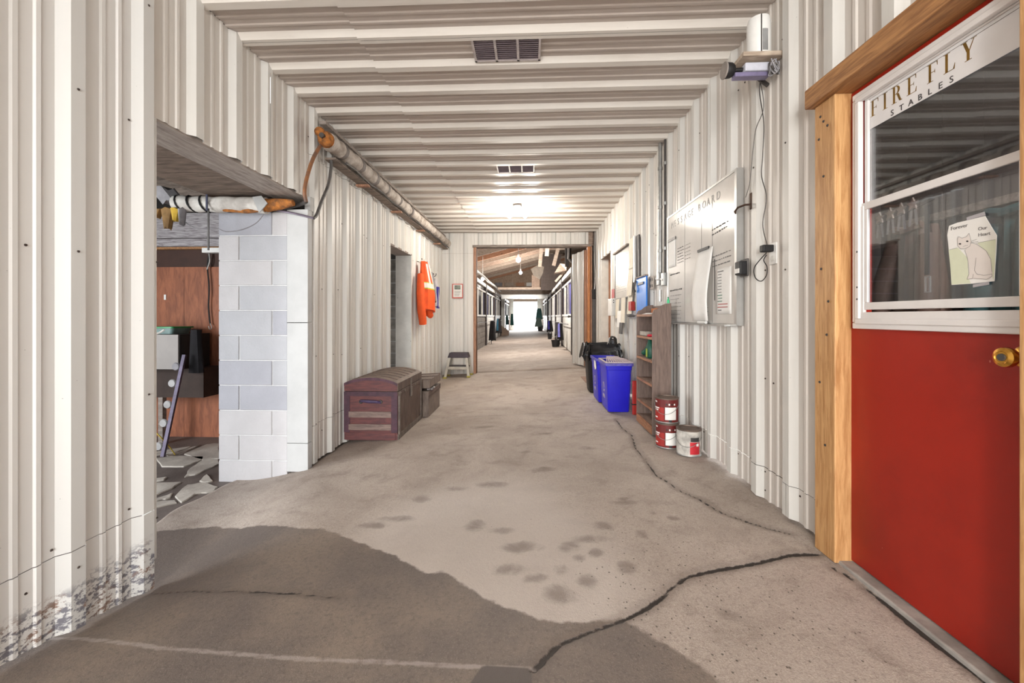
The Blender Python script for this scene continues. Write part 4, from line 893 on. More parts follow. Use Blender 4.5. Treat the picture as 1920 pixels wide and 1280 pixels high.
can((1.262, 3.33, fl(1.262, 3.33)), 'white paint can with a red label standing against the ribbed wall', True)

# ------------------------------------------------------------------ bins
M_BLUEBIN = mat('blue_bin_plastic', (34, 30, 196), .35, var=.08, scale=3)
M_RIMB = mat('scuffed_blue_rim', (110, 104, 200), .45, var=.25, scale=20)
def rrect(cx, cy, hx, hy, z, n=6, r=.03):
    out = []
    for sx, sy, a0 in ((1, 1, 0), (-1, 1, PI/2), (-1, -1, PI), (1, -1, 1.5*PI)):
        for k in range(n): a = a0+PI/2*k/(n-1); out.append((cx+sx*(hx-r)+r*math.cos(a), cy+sy*(hy-r)+r*math.sin(a), z))
    return out
def bluebin(cx, cy, label, logo):
    z = fl(cx+.12, cy); t_ = thing('recycling_bin', label, 'bin', (cx, cy, z))
    h = .56; prof = [(.120, .215, 0), (.124, .22, .02), (.142, .238, h-.08), (.148, .243, h-.075), (.150, .246, h-.03), (.162, .256, h-.03), (.162, .256, h), (.150, .245, h), (.146, .24, h-.04), (.116, .20, .06)]
    MB().loft([rrect(cx, cy, a, b, z+zz) for a, b, zz in prof]).build('bin_body', M_BLUEBIN, t_, True)
    MB().loft([rrect(cx, cy, .163, .257, z+h-.026), rrect(cx, cy, .164, .258, z+h+.001), rrect(cx, cy, .150, .245, z+h+.001)], False).build('rim', M_RIMB, t_, True)
    # recycling arrows and writing on the long side, scuffed white
    mb = MB(); xs_ = lambda zz: cx-.124-.018*(zz/.48)-.0012
    for k in range(3):
        a0 = PI/2+k*2*PI/3
        for j in range(5):
            a = a0+.25+j*.3; yy, zz = cy+.05*math.cos(a), .26+.05*math.sin(a)
            mb.box(xs_(zz)-.001, xs_(zz)+.001, yy-.009, yy+.009, z+zz-.009, z+zz+.009)
    mb.build('recycling_mark', mat('scuffed_white_print', (168, 160, 190), .7), t_, kind='stuff')
    mb = MB()
    for k in range(6): mb.box(xs_(.15)-.002, xs_(.15), cy-.06+.022*k, cy-.046+.022*k, z+.13, z+.17)
    mb.build('printed_word', MATS['scuffed_white_print'], t_, kind='stuff')
    return t_
bin1 = bluebin(1.02, 4.99, 'blue recycling bin with a slatted rack lying over its top', True)
bin2 = bluebin(1.0, 5.53, 'blue recycling bin between the racked one and the black trash can', True)
zt = fl(1.14, 4.99)+.563
rk = thing('slatted_rack', 'pale plastic rack of fanned slats lying on the blue bin', 'rack', (1.02, 5.0, zt))
M_RACK = mat('mauve_grey_plastic', (200, 184, 192), .5, var=.1)
ring_ = MB()
for a, b, c_, d in ((.865, 1.175, 4.745, 4.765), (.865, 1.175, 5.235, 5.255), (.865, .885, 4.765, 5.235), (1.155, 1.175, 4.765, 5.235)): ring_.box(a, b, c_, d, zt+.001, zt+.012)
ring_.build('rack_frame', M_RACK, rk)
for i in range(11): MB().beam((.88+.028*i, 4.755, zt+.008), (.97+.012*i, 5.245, zt+.03), .014, .008).build('slat', M_RACK, rk)
sl = MB(); sx = 1.0-.142-.004
sl.add([(sx-.012, 5.33, zt-.04), (sx-.012, 5.48, zt-.03), (sx-.002, 5.51, zt-.13), (sx-.004, 5.42, zt-.16), (sx-.004, 5.33, zt-.13)], [(0, 1, 2, 3, 4)]); o = sl.build('torn_label', M_PAPER, bin2, fix=False); so = o.modifiers.new('t', 'SOLIDIFY'); so.thickness = .001
rp = thing('red_dustpan', 'upright red plastic panel wedged between the blue bin and the bookshelf', 'dustpan', (1.16, 4.64, 0))
MB().box(1.138, 1.19, 4.625, 4.65, fl(1.2, 4.6), .37).build('panel', M_RED, rp, bev=.008); MB().box(1.136, 1.192, 4.62, 4.655, .10, .112).build('band', M_BLACK, rp)
# black trash can with liner
tx, ty = 1.05, 6.18; tz = fl(tx, ty); tc_ = thing('trash_can', 'black plastic trash can with a black bag folded over its rim', 'trash can', (tx, ty, tz)); h = .70
MB().loft([rrect(tx, ty, a, a, tz+zz, r=.07) for a, zz in ((.18, 0), (.185, .02), (.232, h-.05), (.24, h-.04), (.24, h), (.226, h), (.22, h-.06), (.175, .05))]).build('can_body', M_BLACK, tc_, True)
M_BAG = mat('black_bag_film', (24, 22, 24), .22, var=.2, scale=8, bump=.7, bscale=16)
rings = []
for zz, a in ((h-.19, .285), (h-.14, .277), (h-.08, .262), (h-.01, .252), (h+.006, .247), (h+.004, .236), (h-.05, .21), (h-.25, .195), (h-.45, .17)):
    base = rrect(tx, ty, a, a, tz+zz, n=10, r=.10)
    rings.append([(x+(x-tx)*.05*math.sin(k*1.9+zz*9), y+(y-ty)*.07*math.sin(k*2.3+zz*7), z+(.05*math.sin(k*1.3)+.02*math.sin(k*2.9) if zz < h-.1 and a > .27 else .012*math.sin(k*1.7))) for k, (x, y, z) in enumerate(base)])
MB().loft(rings, False).build('bag_liner', M_BAG, tc_, True)
MB().loft([[(tx+.17+.06*math.cos(2*PI*k/12)*s_, ty-.04+.10*math.sin(2*PI*k/12)*s_*(1+.2*math.sin(k*3)), tz+zz+.01*math.sin(k*2)) for k in range(12)] for zz, s_ in ((h-.02, 1.1), (h+.04, 1.0), (h+.08, .95), (h+.10, .7), (h+.105, .3))]).build('bag_knot', M_BAG, tc_, True)
mb = MB().prism([(.93, 6.95, fl(.93, 7)+.002), (1.25, 6.95, fl(1.25, 7)+.002), (1.25, 7.6, fl(1.25, 7.6)+.002), (.93, 7.6, fl(.93, 7.6)+.002)], (0, 0, .006))
tag(mb.build('floor_board', mat('brown_hardboard', (150, 120, 104), .8), None, loc=(1.09, 7.3, fl(1.09, 7.3))), 'thin brown board lying on the floor behind the trash can', 'board')
# ------------------------------------------------------------------ ceiling fixtures
for py, lab, k in ((88, 'grey louvred ceiling vent with three grilles, the larger one towards the entrance', 0), (314, 'grey louvred ceiling vent with three grilles, beside the lamp', 1)):
    c_ = P(950 if k == 0 else 967, py, Z=ZC-.02); L, D = .225, .125
    v = thing('ceiling_vent', lab, 'vent', (c_.x, c_.y, ZC-.03))
    ring(MB(), 0, 1, 0, 1, 0, 1, .1) if False else None
    mb = MB(); z0, z1 = ZC-.040, ZC-.005
    for a, b, e, f in ((-L, L, -D, -D+.014), (-L, L, D-.014, D), (-L, -L+.014, -D, D), (L-.014, L, -D, D), (-.082, -.066, -D, D), (.066, .082, -D, D)): mb.box(c_.x+a, c_.x+b, c_.y+e, c_.y+f, z0, z1)
    mb.build('frame', mat('mauve_grey_metal', (196, 186, 184), .5), v)
    MB().box(c_.x-L+.005, c_.x+L-.005, c_.y-D+.005, c_.y+D-.005, ZC-.016, ZC-.006).build('duct_face', mat('dusty_duct', (112, 102, 104), .8), v)
    for g0, g1 in ((-L+.016, -.084), (-.064, .064), (.084, L-.016)):
        gr = MB()
        for i in range(11):
            yy = c_.y-D+.024+i*.0202; gr.add([(c_.x+g0, yy, z0+.002), (c_.x+g1, yy, z0+.002), (c_.x+g1, yy+.012, z0+.022), (c_.x+g0, yy+.012, z0+.022)], [(0, 1, 2, 3)])
        gr.build('grille', mat('violet_grey_louvre', (172, 158, 164), .5, var=.1), v, fix=False)
lc = P(970, 384, Z=ZC-.03); fxl = thing('ceiling_lamp', 'white ceiling fixture with two glowing flood bulbs', 'lamp', (lc.x, lc.y, ZC-.3))
MB().box(lc.x-.07, lc.x+.07, lc.y-.05, lc.y+.05, ZC-.045, ZC-.028).build('mounting_plate', M_DSTEEL, fxl)
MB().lathe([(.055, 0), (.055, -.03), (.03, -.05), (.03, -.07)], (lc.x, lc.y, ZC-.045), 16).build('canopy', M_WHITEP, fxl, True)
M_BULB = emis('lit_bulb', (1, .95, .86), 28)
for s_ in (-1, 1):
    a_ = Vector((lc.x+.02*s_, lc.y, ZC-.10)); d_ = Vector((s_*.75, -.15, -.62)).normalized(); b_ = a_+d_*.13
    so = MB().tube([a_, a_+d_*.05, a_+d_*.10], [.022, .028, .034], 12).build('socket', M_WHITEP, fxl, True)
    MB().tube([b_-d_*.03, b_+d_*.01, b_+d_*.04, b_+d_*.05], [.03, .052, .052, .02], 14).build('bulb', M_BULB, fxl, True)
    pt = point('ceiling_lamp_light', b_+d_*.12, 38, (1, .93, .82), .06)
# ------------------------------------------------------------------ insulated pipe along the top of the left wall
M_WRAP = mat('dusty_pipe_wrap', (206, 198, 190), .8, scale=10, c2=(150, 138, 128), bump=.6, bscale=26)
M_FOAM = mat('orange_foam', (188, 118, 52), .9, scale=22, c2=(112, 74, 44), bump=.9, bscale=40)
ip = thing('insulated_pipe', 'insulated pipe in dusty wrapping along the top of the left wall', 'pipe', (-1.76, 3.5, 2.5))
pts = []; rad = []
NP = 110
for i in range(NP):
    t = i/(NP-1); y = 3.50+t*5.24; z = 2.615+.03*t+.010*math.sin(t*9); x = -1.765+.006*math.sin(t*13)
    r = .072+.006*math.sin(i*1.9)+.004*math.sin(i*.7)
    if t > .55: r = .068+.013*math.sin(i*2.1)
    pts.append((x, y, z)); rad.append(r)
MB().tube(pts, rad, 16).build('pipe_wrap', M_WRAP, ip, True)
for t in (.05, .12, .2, .27, .36, .46): 
    i = int(t*(NP-1)); p = Vector(pts[i]); MB().tube([p-Vector((0, .03, 0)), p+Vector((0, .03, .004))], rad[i]+.006, 16).build('strap', mat('grey_strap', (128, 120, 116), .7), ip, True)
fo = MB(); fo.tube([(-1.765, 3.43, 2.62), (-1.765, 3.46, 2.617), (-1.765, 3.51, 2.615)], [.05, .066, .068], 14)
fo.ball((-1.80, 3.44, 2.665), .045, .04, .04); fo.ball((-1.74, 3.44, 2.575), .04, .035, .04); fo.build('foam_end', M_FOAM, ip, True)
MB().tube([(-1.765, 3.40, 2.62), (-1.765, 3.47, 2.62)], .022, 10).build('copper_core', M_DSTEEL, ip, True)
lg = thing('pipe_ledge', 'warped grey board under the insulated pipe on the left wall', 'board', (-1.82, 3.6, 2.45))
for a, b in ((3.62, 5.1), (5.12, 6.9), (6.92, 8.7)): MB().beam((-1.80, a, 2.505+.004*(a-3.6)), (-1.80, b, 2.505+.005*(b-3.6)), .10, .018).build('plank', M_WOODGX, lg)
for y in (4.3, 5.4, 6.6, 7.8): MB().box(-1.858, -1.72, y, y+.05, 2.475, 2.494).build('bracket', M_JAMB, lg)
tag(MB().tube([(-1.71, 3.75+.2*i, 2.51+.012*math.sin(i*1.7)+.0008*i) for i in range(25)], .010, 6).build('sagging_cable', M_DSTEEL, None, True, loc=(-1.71, 6, 2.5)), 'sagging grey cable clipped below the insulated pipe', 'cable')
tag(MB().box(-1.86, -1.80, 3.55, 8.7, 2.78, 2.81).build('top_batten', M_WOODG, None, loc=(-1.83, 6, 2.78)), 'thin grey batten between the insulated pipe and the ceiling', 'batten')
# hoses looping from the pipe end
hz = lambda pp_, X=-1.80: [P(x, y, X=X) for x, y in pp_]
M_RUSTH = mat('rust_stained_hose', (150, 98, 60), .6, scale=8, c2=(84, 74, 70), var=.2)
o = cord(hz([(607, 268), (598, 278), (586, 300), (575, 335), (571, 360), (574, 378)]), .016).build('hose', M_RUSTH, None, True, loc=P(574, 378, X=-1.8)); tag(o, 'rust stained hose curving down from the end of the insulated pipe', 'hose')
o = cord(hz([(620, 296), (621, 312), (616, 345), (604, 375), (594, 402), (588, 409)]), .0135).build('hose', mat('grey_black_hose', (84, 80, 78), .55, var=.25), None, True, loc=P(588, 409, X=-1.8)); tag(o, 'dark grey hose hanging in an arc beside the rust stained one', 'hose')
aw = BWY-.03
o = cord([P(588, 409, X=-1.80), P(560, 402, Y=aw), P(530, 396, Y=aw), P(505, 393, Y=aw)], .010).build('copper_pipe', mat('violet_grey_pipe', (128, 118, 132), .4, .5, var=.15), None, True, loc=P(560, 402, Y=aw)); tag(o, 'thin violet grey pipe crossing the top of the white post', 'pipe')
o = cord([P(574, 378, X=-1.80), P(560, 384, Y=aw), P(535, 390, Y=aw), P(515, 394, Y=aw)], .016).build('elbow_pipe', M_DSTEEL, None, True, loc=P(560, 384, Y=aw)); tag(o, 'dark elbow pipe joining the hose to the alcove pipe', 'pipe')
# pipe in the alcove
ap = thing('alcove_pipe', 'white wrapped pipe with torn insulation above the block pier', 'pipe', (-2.5, 3.28, 1.95))
M_WRAPW = mat('white_pipe_wrap', (222, 220, 214), .75, scale=8, c2=(176, 170, 164), bump=.5)
ay = 3.27; c0 = P(330, 382, Y=ay); c1 = P(500, 385, Y=ay); c2 = P(550, 380, Y=ay)
MB().tube([c0.lerp(c1, i/12)+Vector((0, 0, .004*math.sin(i*2))) for i in range(13)], [.064+.004*math.sin(i*2.3) for i in range(13)], 14).build('pipe_wrap', M_WRAPW, ap, True)
MB().tube([c1, c1.lerp(c2, .5), c2], [.055, .045, .026], 12).build('foam_end', M_FOAM, ap, True)
MB().tube([c0.lerp(c1, .55)-Vector((0, .02, .045)), c0.lerp(c1, .8)-Vector((0, .02, .05)), c1-Vector((0, .02, .04))], [.018, .024, .018], 9).build('torn_foam', M_FOAM, ap, True)
MB().prism([c1+Vector((a, -.068, b)) for a, b in ((-.075, .05), (0, .06), (.05, .0), (-.02, -.075))], (0, .01, 0)).build('foil_flap', M_ALU, ap)
for i, t in enumerate((.03, .16, .30)):
    c_ = c0.lerp(c1, t); MB().tube([c_+Vector((.05*u, -.068*math.cos(PI*.9*(u-.5)), .066*-math.sin(PI*.9*(u-.5)))) for u in np.linspace(-.1, 1.1, 8)], .008, 6).build('binding', M_BLACK, ap, True)
c_ = c0.lerp(c1, .33); MB().box(c_.x+.06, c_.x+.075, ay-.075, ay-.068, c_.z-.07, c_.z+.06).build('binding', mat('navy_tape', (44, 48, 78), .5), ap)
tag(MB().box(c_.x+.062, c_.x+.074, ay-.06, ay-.052, 1.62, c_.z-.05).build('hanging_strap', M_DSTEEL, None, loc=(c_.x, ay, 1.62)), 'narrow grey strap hanging down from the white wrapped pipe', 'strap')
sh = thing('torn_insulation', 'shreds of brown and yellow insulation hanging from the alcove pipe', 'insulation', (c0.x-.1, ay, 1.8))
for i, (dx, w_, dz, m_) in enumerate(((-.02, .10, -.16, mat('brown_shred', (150, 116, 72), .9, var=.25)), (.05, .08, -.10, mat('yellow_shred', (202, 166, 60), .9, var=.2)), (-.12, .10, -.07, MATS['brown_shred']), (-.18, .08, -.04, M_FOAM), (.10, .05, -.13, M_CLOTHG))):
    b = c0+Vector((dx-.02, -.03, -.05)); rr_ = [[(b.x+w_*(1-.6*t)*math.cos(a)*.6, b.y+.03*math.sin(a), b.z+dz*t+.01*math.sin(a*3+i)) for a in np.linspace(0, 2*PI, 9)[:-1]] for t in (0, .4, .8, 1)]
    MB().loft(rr_).build('shred', m_, sh, True)
o = MB().loft([[(c0.x-.16+.1*t+.09*math.cos(a), ay+.05+.05*math.sin(a), c0.z+.02+.12*(1-t)+.02*math.sin(3*a)) for a in np.linspace(0, 2*PI, 11)[:-1]] for t in (0, .35, .7, 1)]).build('bag_bundle', M_CLOTHG, sh, True)
o = cord([P(x, y, Y=ay-.02) for x, y in ((340, 405), (352, 420), (375, 430), (405, 428), (425, 434), (455, 430), (480, 418), (494, 402))], .004).build('loose_wire', M_CLOTHG, None, True, loc=P(425, 434, Y=ay)); tag(o, 'pale loose wire drooping across the top of the block pier', 'wire')
# hanging strap, white bracket on the plywood
o = thing('hanging_strap', 'black strap with metal hooks hanging on the brown plywood', 'strap', P(392, 615, Y=PY-.03))
cord([P(x, y, Y=PY-.03) for x, y in ((392, 475), (389, 500), (392, 540), (391, 575), (394, 608))], .008).build('webbing', M_BLACK, o, True)
cord([P(x, y, Y=PY-.035) for x, y in ((394, 606), (397, 614), (393, 617), (391, 611))], .004, 4).build('hook', M_ALU, o, True); cord([P(x, y, Y=PY-.035) for x, y in ((392, 475), (393, 490), (388, 505))], .007, 4).build('link', M_ALU, o, True)
a_, b_ = P(382, 465, Y=PY-.06), P(410, 474, Y=PY-.06); o = MB().box(a_.x, b_.x+.3, PY-.09, PY-.0, b_.z, a_.z).build('white_bracket', M_WHITEP, None, bev=.004, loc=(b_.x, PY-.05, b_.z)); tag(o, 'white plastic strip light end above the hanging strap', 'bracket')
a_ = P(310, 557, Y=PY); o = MB().box(a_.x-.012, a_.x+.012, PY-.006, PY+.001, a_.z-.03, a_.z+.03).build('paper_scrap', M_PAPER, None, loc=(a_.x, PY, a_.z)); tag(o, 'small white paper scrap stuck on the brown plywood', 'paper')
# cabinet, tub and leaning roller rail
cbx = thing('alcove_cabinet', 'grey fronted cabinet box standing in the alcove corner', 'cabinet', (-3.9, 4.3, .5))
a_, b_ = P(291, 627, Y=4.15), P(336, 693, Y=4.15)
MB().box(-4.6, b_.x, 4.16, 4.56, b_.z, a_.z).build('carcass', M_DARK, cbx); MB().box(-4.6, b_.x-.005, 4.142, 4.16, b_.z+.004, a_.z).build('front', mat('grey_laminate', (158, 152, 148), .6, var=.08, scale=3), cbx, bev=.003)
z2 = P(336, 745, Y=4.3).z; MB().box(-4.6, b_.x+.14, 4.3, 4.56, z2, b_.z-.003).build('lower_box', mat('dark_brown_box', (62, 48, 42), .8), cbx)
for x in (-4.55, -4.05): MB().box(x, x+.05, 4.3, 4.35, -.30, z2).build('leg', M_WOODG, cbx)
tb = thing('storage_tub', 'clear storage tub with a green lid on the grey cabinet', 'tub', (-3.8, 4.3, a_.z))
t0, t1 = P(288, 624, Y=4.2), P(325, 612, Y=4.2); zt0, zt1 = a_.z, a_.z+.065
MB().loft([rrect(t1.x-.22, 4.32, .20, .12, zt0+.002), rrect(t1.x-.22, 4.32, .22, .13, zt1)]).build('tub_body', mat('cloudy_tub_plastic', (126, 150, 148), .3), tb, True); MB().loft([rrect(t1.x-.22, 4.32, .235, .145, zt1), rrect(t1.x-.22, 4.32, .235, .145, zt1+.016)]).build('lid', mat('green_lid', (20, 150, 84), .4), tb, True)
bk = thing('work_apron', 'black apron hanging over the corner of the grey cabinet', 'apron', (b_.x+.05, 4.2, b_.z-.05))
rr_ = []
for t in np.linspace(0, 1, 8):
    zz = a_.z+.05+(b_.z-.04-a_.z-.05)*t; rr_.append([(b_.x+.12+(.05+.03*t)*math.cos(a)*(1+.12*math.sin(5*a)), 4.225+.04*math.sin(a), zz) for a in np.linspace(0, 2*PI, 15)[:-1]])
MB().loft(rr_).build('cloth', M_CLOTHK, bk, True)
rl = thing('roller_rail', 'grey metal rail with white rollers leaning in the alcove', 'rail', P(305, 856))
top = P(346, 665, Y=4.12); bot = P(305, 856); bot = Vector((bot.x, bot.y, bot.z))
MB().beam(bot, top, .035, .022, (0, 1, 0)).build('rail', mat('violet_grey_steel', (96, 88, 108), .5, .4, var=.25), rl)
for t in (.08, .30, .48, .69, .86):
    c_ = bot.lerp(top, t)+Vector((-.055, -.005, .02)); MB().lathe([(.036, -.012), (.042, 0), (.036, .012)], c_, 14, True, 'y').build('roller', M_CLOTHG if t > .8 else mat('grey_white_roller', (172, 170, 170), .5), rl, True)
    MB().tube([c_, bot.lerp(top, t)], .008, 6).build('axle', M_DSTEEL, rl)
o = cord([P(285, 805, Y=3.9), P(300, 818, Y=3.9), P(318, 838, Y=4.0), P(328, 852)], .006).build('yellow_cord', mat('yellow_rope', (202, 176, 76), .8), None, True, loc=P(328, 852)); tag(o, 'yellow cord trailing to the floor beside the leaning rail', 'cord')
o = tag(cord([P(285, 628, Y=2.4), P(300, 623, Y=2.42), P(308, 618, Y=2.43)], .006).build('latch_hook', M_WHITEP, None, True, loc=P(285, 628, Y=2.4)), 'white hook sticking out past the near wall end', 'hook')

# ------------------------------------------------------------------ trunks
M_TR = wood('trunk_wood', (112, 94, 84), (76, 62, 56), (9, 9, 1.4), .7, 5, False); M_TRLID = wood('trunk_lid', (134, 118, 106), (98, 84, 76), (1.5, 8, 8), .65, 4, False)
M_TRE = wood('trunk_end', (112, 66, 64), (80, 50, 54), (1.6, 8, 9), .65, 5, False); M_TRB = mat('trunk_leather', (88, 56, 70), .6, scale=14, c2=(62, 42, 54), bump=.4)
M_TRS = wood('trunk_slat', (142, 122, 114), (104, 88, 84), (1.5, 8, 9), .7, 5, False)
x0, x1, y0, y1 = -1.855, -1.315, 4.02, 4.90; zb_ = fl(x1, 4.4)-.004
tk = thing('steamer_trunk', 'old domed steamer trunk with wooden slats against the left wall', 'trunk', ((x0+x1)/2, (y0+y1)/2, zb_)); hs_, hl, hd = .482, .565, .622
bd = MB().box(x0, x1, y0, y1, zb_, zb_+hs_).build('trunk_body', M_TRE, tk, bev=.004)
arc = [(x0+(x1-x0)*t, hl+(hd-hl)*math.sin(PI*t)**.75) for t in np.linspace(0, 1, 15)]
lid = MB().prism([(x0, y0, zb_+hs_+.004)]+[(x, y0, zb_+z) for x, z in arc]+[(x1, y0, zb_+hs_+.004)], (0, y1-y0, 0)).build('lid', M_TRLID, tk)
for i in range(6):
    yy = y0+.10+i*.135
    MB().loft([[(x, yy+dy, zb_+z+dz) for x, z in arc[1:-1]] for dy, dz in ((0, 0), (0, .006), (.022, .006), (.022, 0))], False, False).build('lid_band', M_TR, lid)
en = [(x, zb_+z-.0) for x, z in arc]
MB().loft([[(x, y0-.004, z-.001) for x, z in en], [(x, y0-.004, z-.028-.03*0) for x, z in en]], False, False).build('end_band', M_TRB, lid)
ef = MB().prism([(x0+.004, y0-.003, zb_+hs_+.006)]+[(x, y0-.003, zb_+z-.004) for x, z in arc]+[(x1-.004, y0-.003, zb_+hs_+.006)], (0, .003, 0)).build('end_face', M_TRE, lid)
for a, b, c_, d in ((x0, x0+.06, .076, hs_-.046), (x1-.06, x1, .076, hs_-.046), (x0, x1, hs_-.045, hs_)): MB().box(a, b, y0-.006, y0, zb_+c_, zb_+d).build('leather_edge', M_TRB, bd)
for c_, d in ((.225, .285), (.10, .16)): MB().box(x0+.05, x1-.06, y0-.014, y0, zb_+c_, zb_+d).build('end_slat', M_TRS, bd, bev=.003)
MB().box(x0+.02, x1-.02, y0-.008, y0, zb_+.0, zb_+.075).build('end_slat', M_TRE, bd, bev=.003)
MB().tube([(x0+.17, y0-.006, zb_+.385), (x0+.19, y0-.03, zb_+.395), (x0+.27, y0-.036, zb_+.39), (x0+.35, y0-.03, zb_+.385), (x0+.37, y0-.006, zb_+.375)], [.012, .014, .016, .014, .012], 8).build('leather_handle', mat('violet_leather', (84, 70, 106), .5, var=.2), bd, True)
for dx in (.17, .37): MB().lathe([(.022, 0), (.018, -.008)], (x0+dx, y0, zb_+.38), 10, True, 'y').build('handle_ring', M_DSTEEL, bd)
npl = 9
for i in range(npl):
    a = y0+.02+i*(y1-y0-.04)/npl; MB().box(x1, x1+.006+.002*(i % 2), a+.002, a+(y1-y0-.04)/npl-.002, zb_+.06, zb_+hs_-.045).build('side_plank', M_TR, bd)
MB().box(x1, x1+.012, y0, y1, zb_, zb_+.058).build('base_strip', mat('tarnished_tin', (132, 122, 114), .5, .4, var=.25, scale=18), bd, bev=.002)
MB().box(x1, x1+.012, y0, y1, zb_+hs_-.042, zb_+hs_).build('top_strip', M_TR, bd, bev=.002); MB().box(x1-.004, x1+.008, y0, y1, zb_+hs_+.006, zb_+hl).build('lid_side', M_TR, lid, bev=.002)
for yy in (y0+.02, y1-.05): MB().box(x1, x1+.016, yy, yy+.035, zb_+.02, zb_+hs_).build('corner_strap', MATS['tarnished_tin'], bd)
hp = MB(); hp.box(x1+.008, x1+.016, 4.43, 4.47, zb_+hs_-.02, zb_+hl-.01); hp.box(x1+.012, x1+.022, 4.42, 4.48, zb_+hs_-.12, zb_+hs_-.02); hp.build('hasp', MATS['tarnished_tin'], bd, bev=.003)
for yy in (y0+.06, y0+.20, y1-.3, y1-.1):
    MB().lathe([(.012, 0), (.008, .008)], (x1+.012, yy, zb_+hs_-.02), 8, True, 'x').build('stud', MATS['tarnished_tin'], bd)
# second trunk, lid ajar
x0, x1, y0, y1 = -1.80, -1.235, 4.95, 5.56; zb_ = fl(x1, 5.2)-.004
t2 = thing('flat_trunk', 'weathered flat trunk with its lid ajar behind the domed trunk', 'trunk', ((x0+x1)/2, (y0+y1)/2, zb_))
M_TR2 = wood('weathered_trunk', (132, 118, 108), (94, 82, 76), (9, 9, 1.4), .8, 5, False)
MB().box(x0, x1, y0, y1, zb_, zb_+.315).build('trunk_body', M_TR2, t2, bev=.004); MB().box(x1-.004, x1+.012, y0, y1, zb_+.255, zb_+.318).build('rim_strip', M_TR, t2, bev=.003)
ld = MB(); ld.hexa([(x0, y0, zb_+.318), (x1+.012, y0, zb_+.352), (x1+.012, y1, zb_+.352), (x0, y1, zb_+.318)], [(x0, y0, zb_+.42), (x1+.012, y0, zb_+.455), (x1+.012, y1, zb_+.455), (x0, y1, zb_+.42)]); l2 = ld.build('lid', M_TR2, t2, bev=.004)
for yy in (y0+.02, y0+.3, y1-.06): MB().beam((x0, yy+.02, zb_+.423), (x1+.014, yy+.02, zb_+.458), .03, .008).build('lid_batten', M_TR, l2)
cl = MB().tube([(x1-.02, y0+.02, zb_+.335), (x1+.02, y0+.08, zb_+.33), (x1+.03, y0+.16, zb_+.338), (x1+.01, y0+.24, zb_+.335)], [.008, .014, .013, .008], 9).build('striped_cloth', mat('black_white_cloth', (220, 214, 214), .9, scale=24, c2=(30, 28, 34)), None, True, loc=(x1, y0+.13, zb_+.32)); tag(cl, 'black and white cloth caught under the lid of the flat trunk', 'cloth')

# ------------------------------------------------------------------ step stool
sx0, sx1, syf, syb = -1.735, -1.215, 8.20, 8.58; sz_ = fl(-1.475, 8.4); sh_ = .50
ss = thing('step_stool', 'plastic step stool with a dark top and pale legs by the end wall', 'step stool', ((sx0+sx1)/2, (syf+syb)/2, sz_)); M_STL = mat('pale_grey_plastic', (196, 192, 182), .5, var=.1); M_STD = mat('dark_violet_plastic', (70, 62, 72), .5, var=.15)
tx0, tx1 = sx0+.09, sx1-.06
MB().hexa([(tx0-.03, syf+.05, sz_+sh_-.10), (tx1+.03, syf+.05, sz_+sh_-.10), (tx1+.03, syb-.05, sz_+sh_-.10), (tx0-.03, syb-.05, sz_+sh_-.10)], [(tx0, syf+.09, sz_+sh_), (tx1, syf+.09, sz_+sh_), (tx1, syb-.08, sz_+sh_), (tx0, syb-.08, sz_+sh_)]).build('top', M_STD, ss, bev=.012)
for lx, tx_ in ((sx0, tx0), (sx1, tx1)):
    for ly, ty_ in ((syf, syf+.08), (syb, syb-.07)):
        s1 = 1 if lx == sx0 else -1
        lg_ = MB().beam((lx+.02*s1, ly, fl(lx, ly)+.006), (tx_+.015*s1, ty_, sz_+sh_-.09), .05, .045, (0, 1, 0)).build('leg', M_STL, ss, bev=.006)
        MB().box(lx+.02*s1-.034, lx+.02*s1+.034, ly-.034, ly+.034, fl(lx, ly)+.001, fl(lx, ly)+.035).build('foot', mat('yellow_rubber', (188, 178, 84), .6), lg_, bev=.006)
MB().box(sx0+.06, sx1-.04, syf+.01, syf+.035, sz_+.17, sz_+.225).build('cross_bar', M_STL, ss, bev=.004); MB().box(sx0+.06, sx1-.04, syf+.035, syb-.02, sz_+.20, sz_+.225).build('lower_step', M_STD, ss, bev=.006)

# ------------------------------------------------------------------ clothing on the left wall
M_ORG = mat('orange_hivis', (240, 92, 34), .75, var=.12, scale=6, bump=.25); M_REFL = mat('reflective_tape', (226, 224, 216), .35, var=.05); M_LIMEB = mat('lime_edging', (206, 196, 60), .6)
JX, JY, JZ0, JZ1 = -1.83, 6.72, .96, 1.99
jk = thing('safety_jacket', 'orange high visibility jacket with white bands on a wall hook', 'jacket', (JX, JY, JZ0))
def jring(t, grow=0):
    zz = JZ1+(JZ0+.22-JZ1)*t; wy = .10+.10*min(1, t*1.8)+.03*t+grow; wx = .05+.07*min(1, t*1.5)+grow; cy = JY+.02*t
    return [(JX+.035+wx*.8+wx*math.cos(a)*(1+.10*math.sin(5*a+3*t)), cy+wy*math.sin(a)*(1+.06*math.cos(7*a)), zz-.03*math.sin(a)*t) for a in np.linspace(0, 2*PI, 25)[:-1]]
MB().loft([jring(t) for t in np.linspace(0, 1, 14)]).build('jacket_body', M_ORG, jk, True)
b1 = MB().loft([jring(t, .005) for t in (.46, .50, .56)], False).build('reflective_band', M_REFL, jk, True)
MB().loft([jring(t, .004) for t in (.44, .46)], False).build('edging', M_LIMEB, b1, True); MB().loft([jring(t, .004) for t in (.56, .585)], False).build('edging', M_LIMEB, b1, True)
for s_ in (-.045, .06):
    pts = [Vector(jring(t, .006)[int((.0+(s_*2))*24) % 24]) for t in np.linspace(.05, .46, 6)]; mb = MB()
    for p_, q_ in zip(pts, pts[1:]): mb.beam(p_, q_, .045, .004, (1, -.4, 0))
    mb.build('shoulder_band', M_REFL, jk)
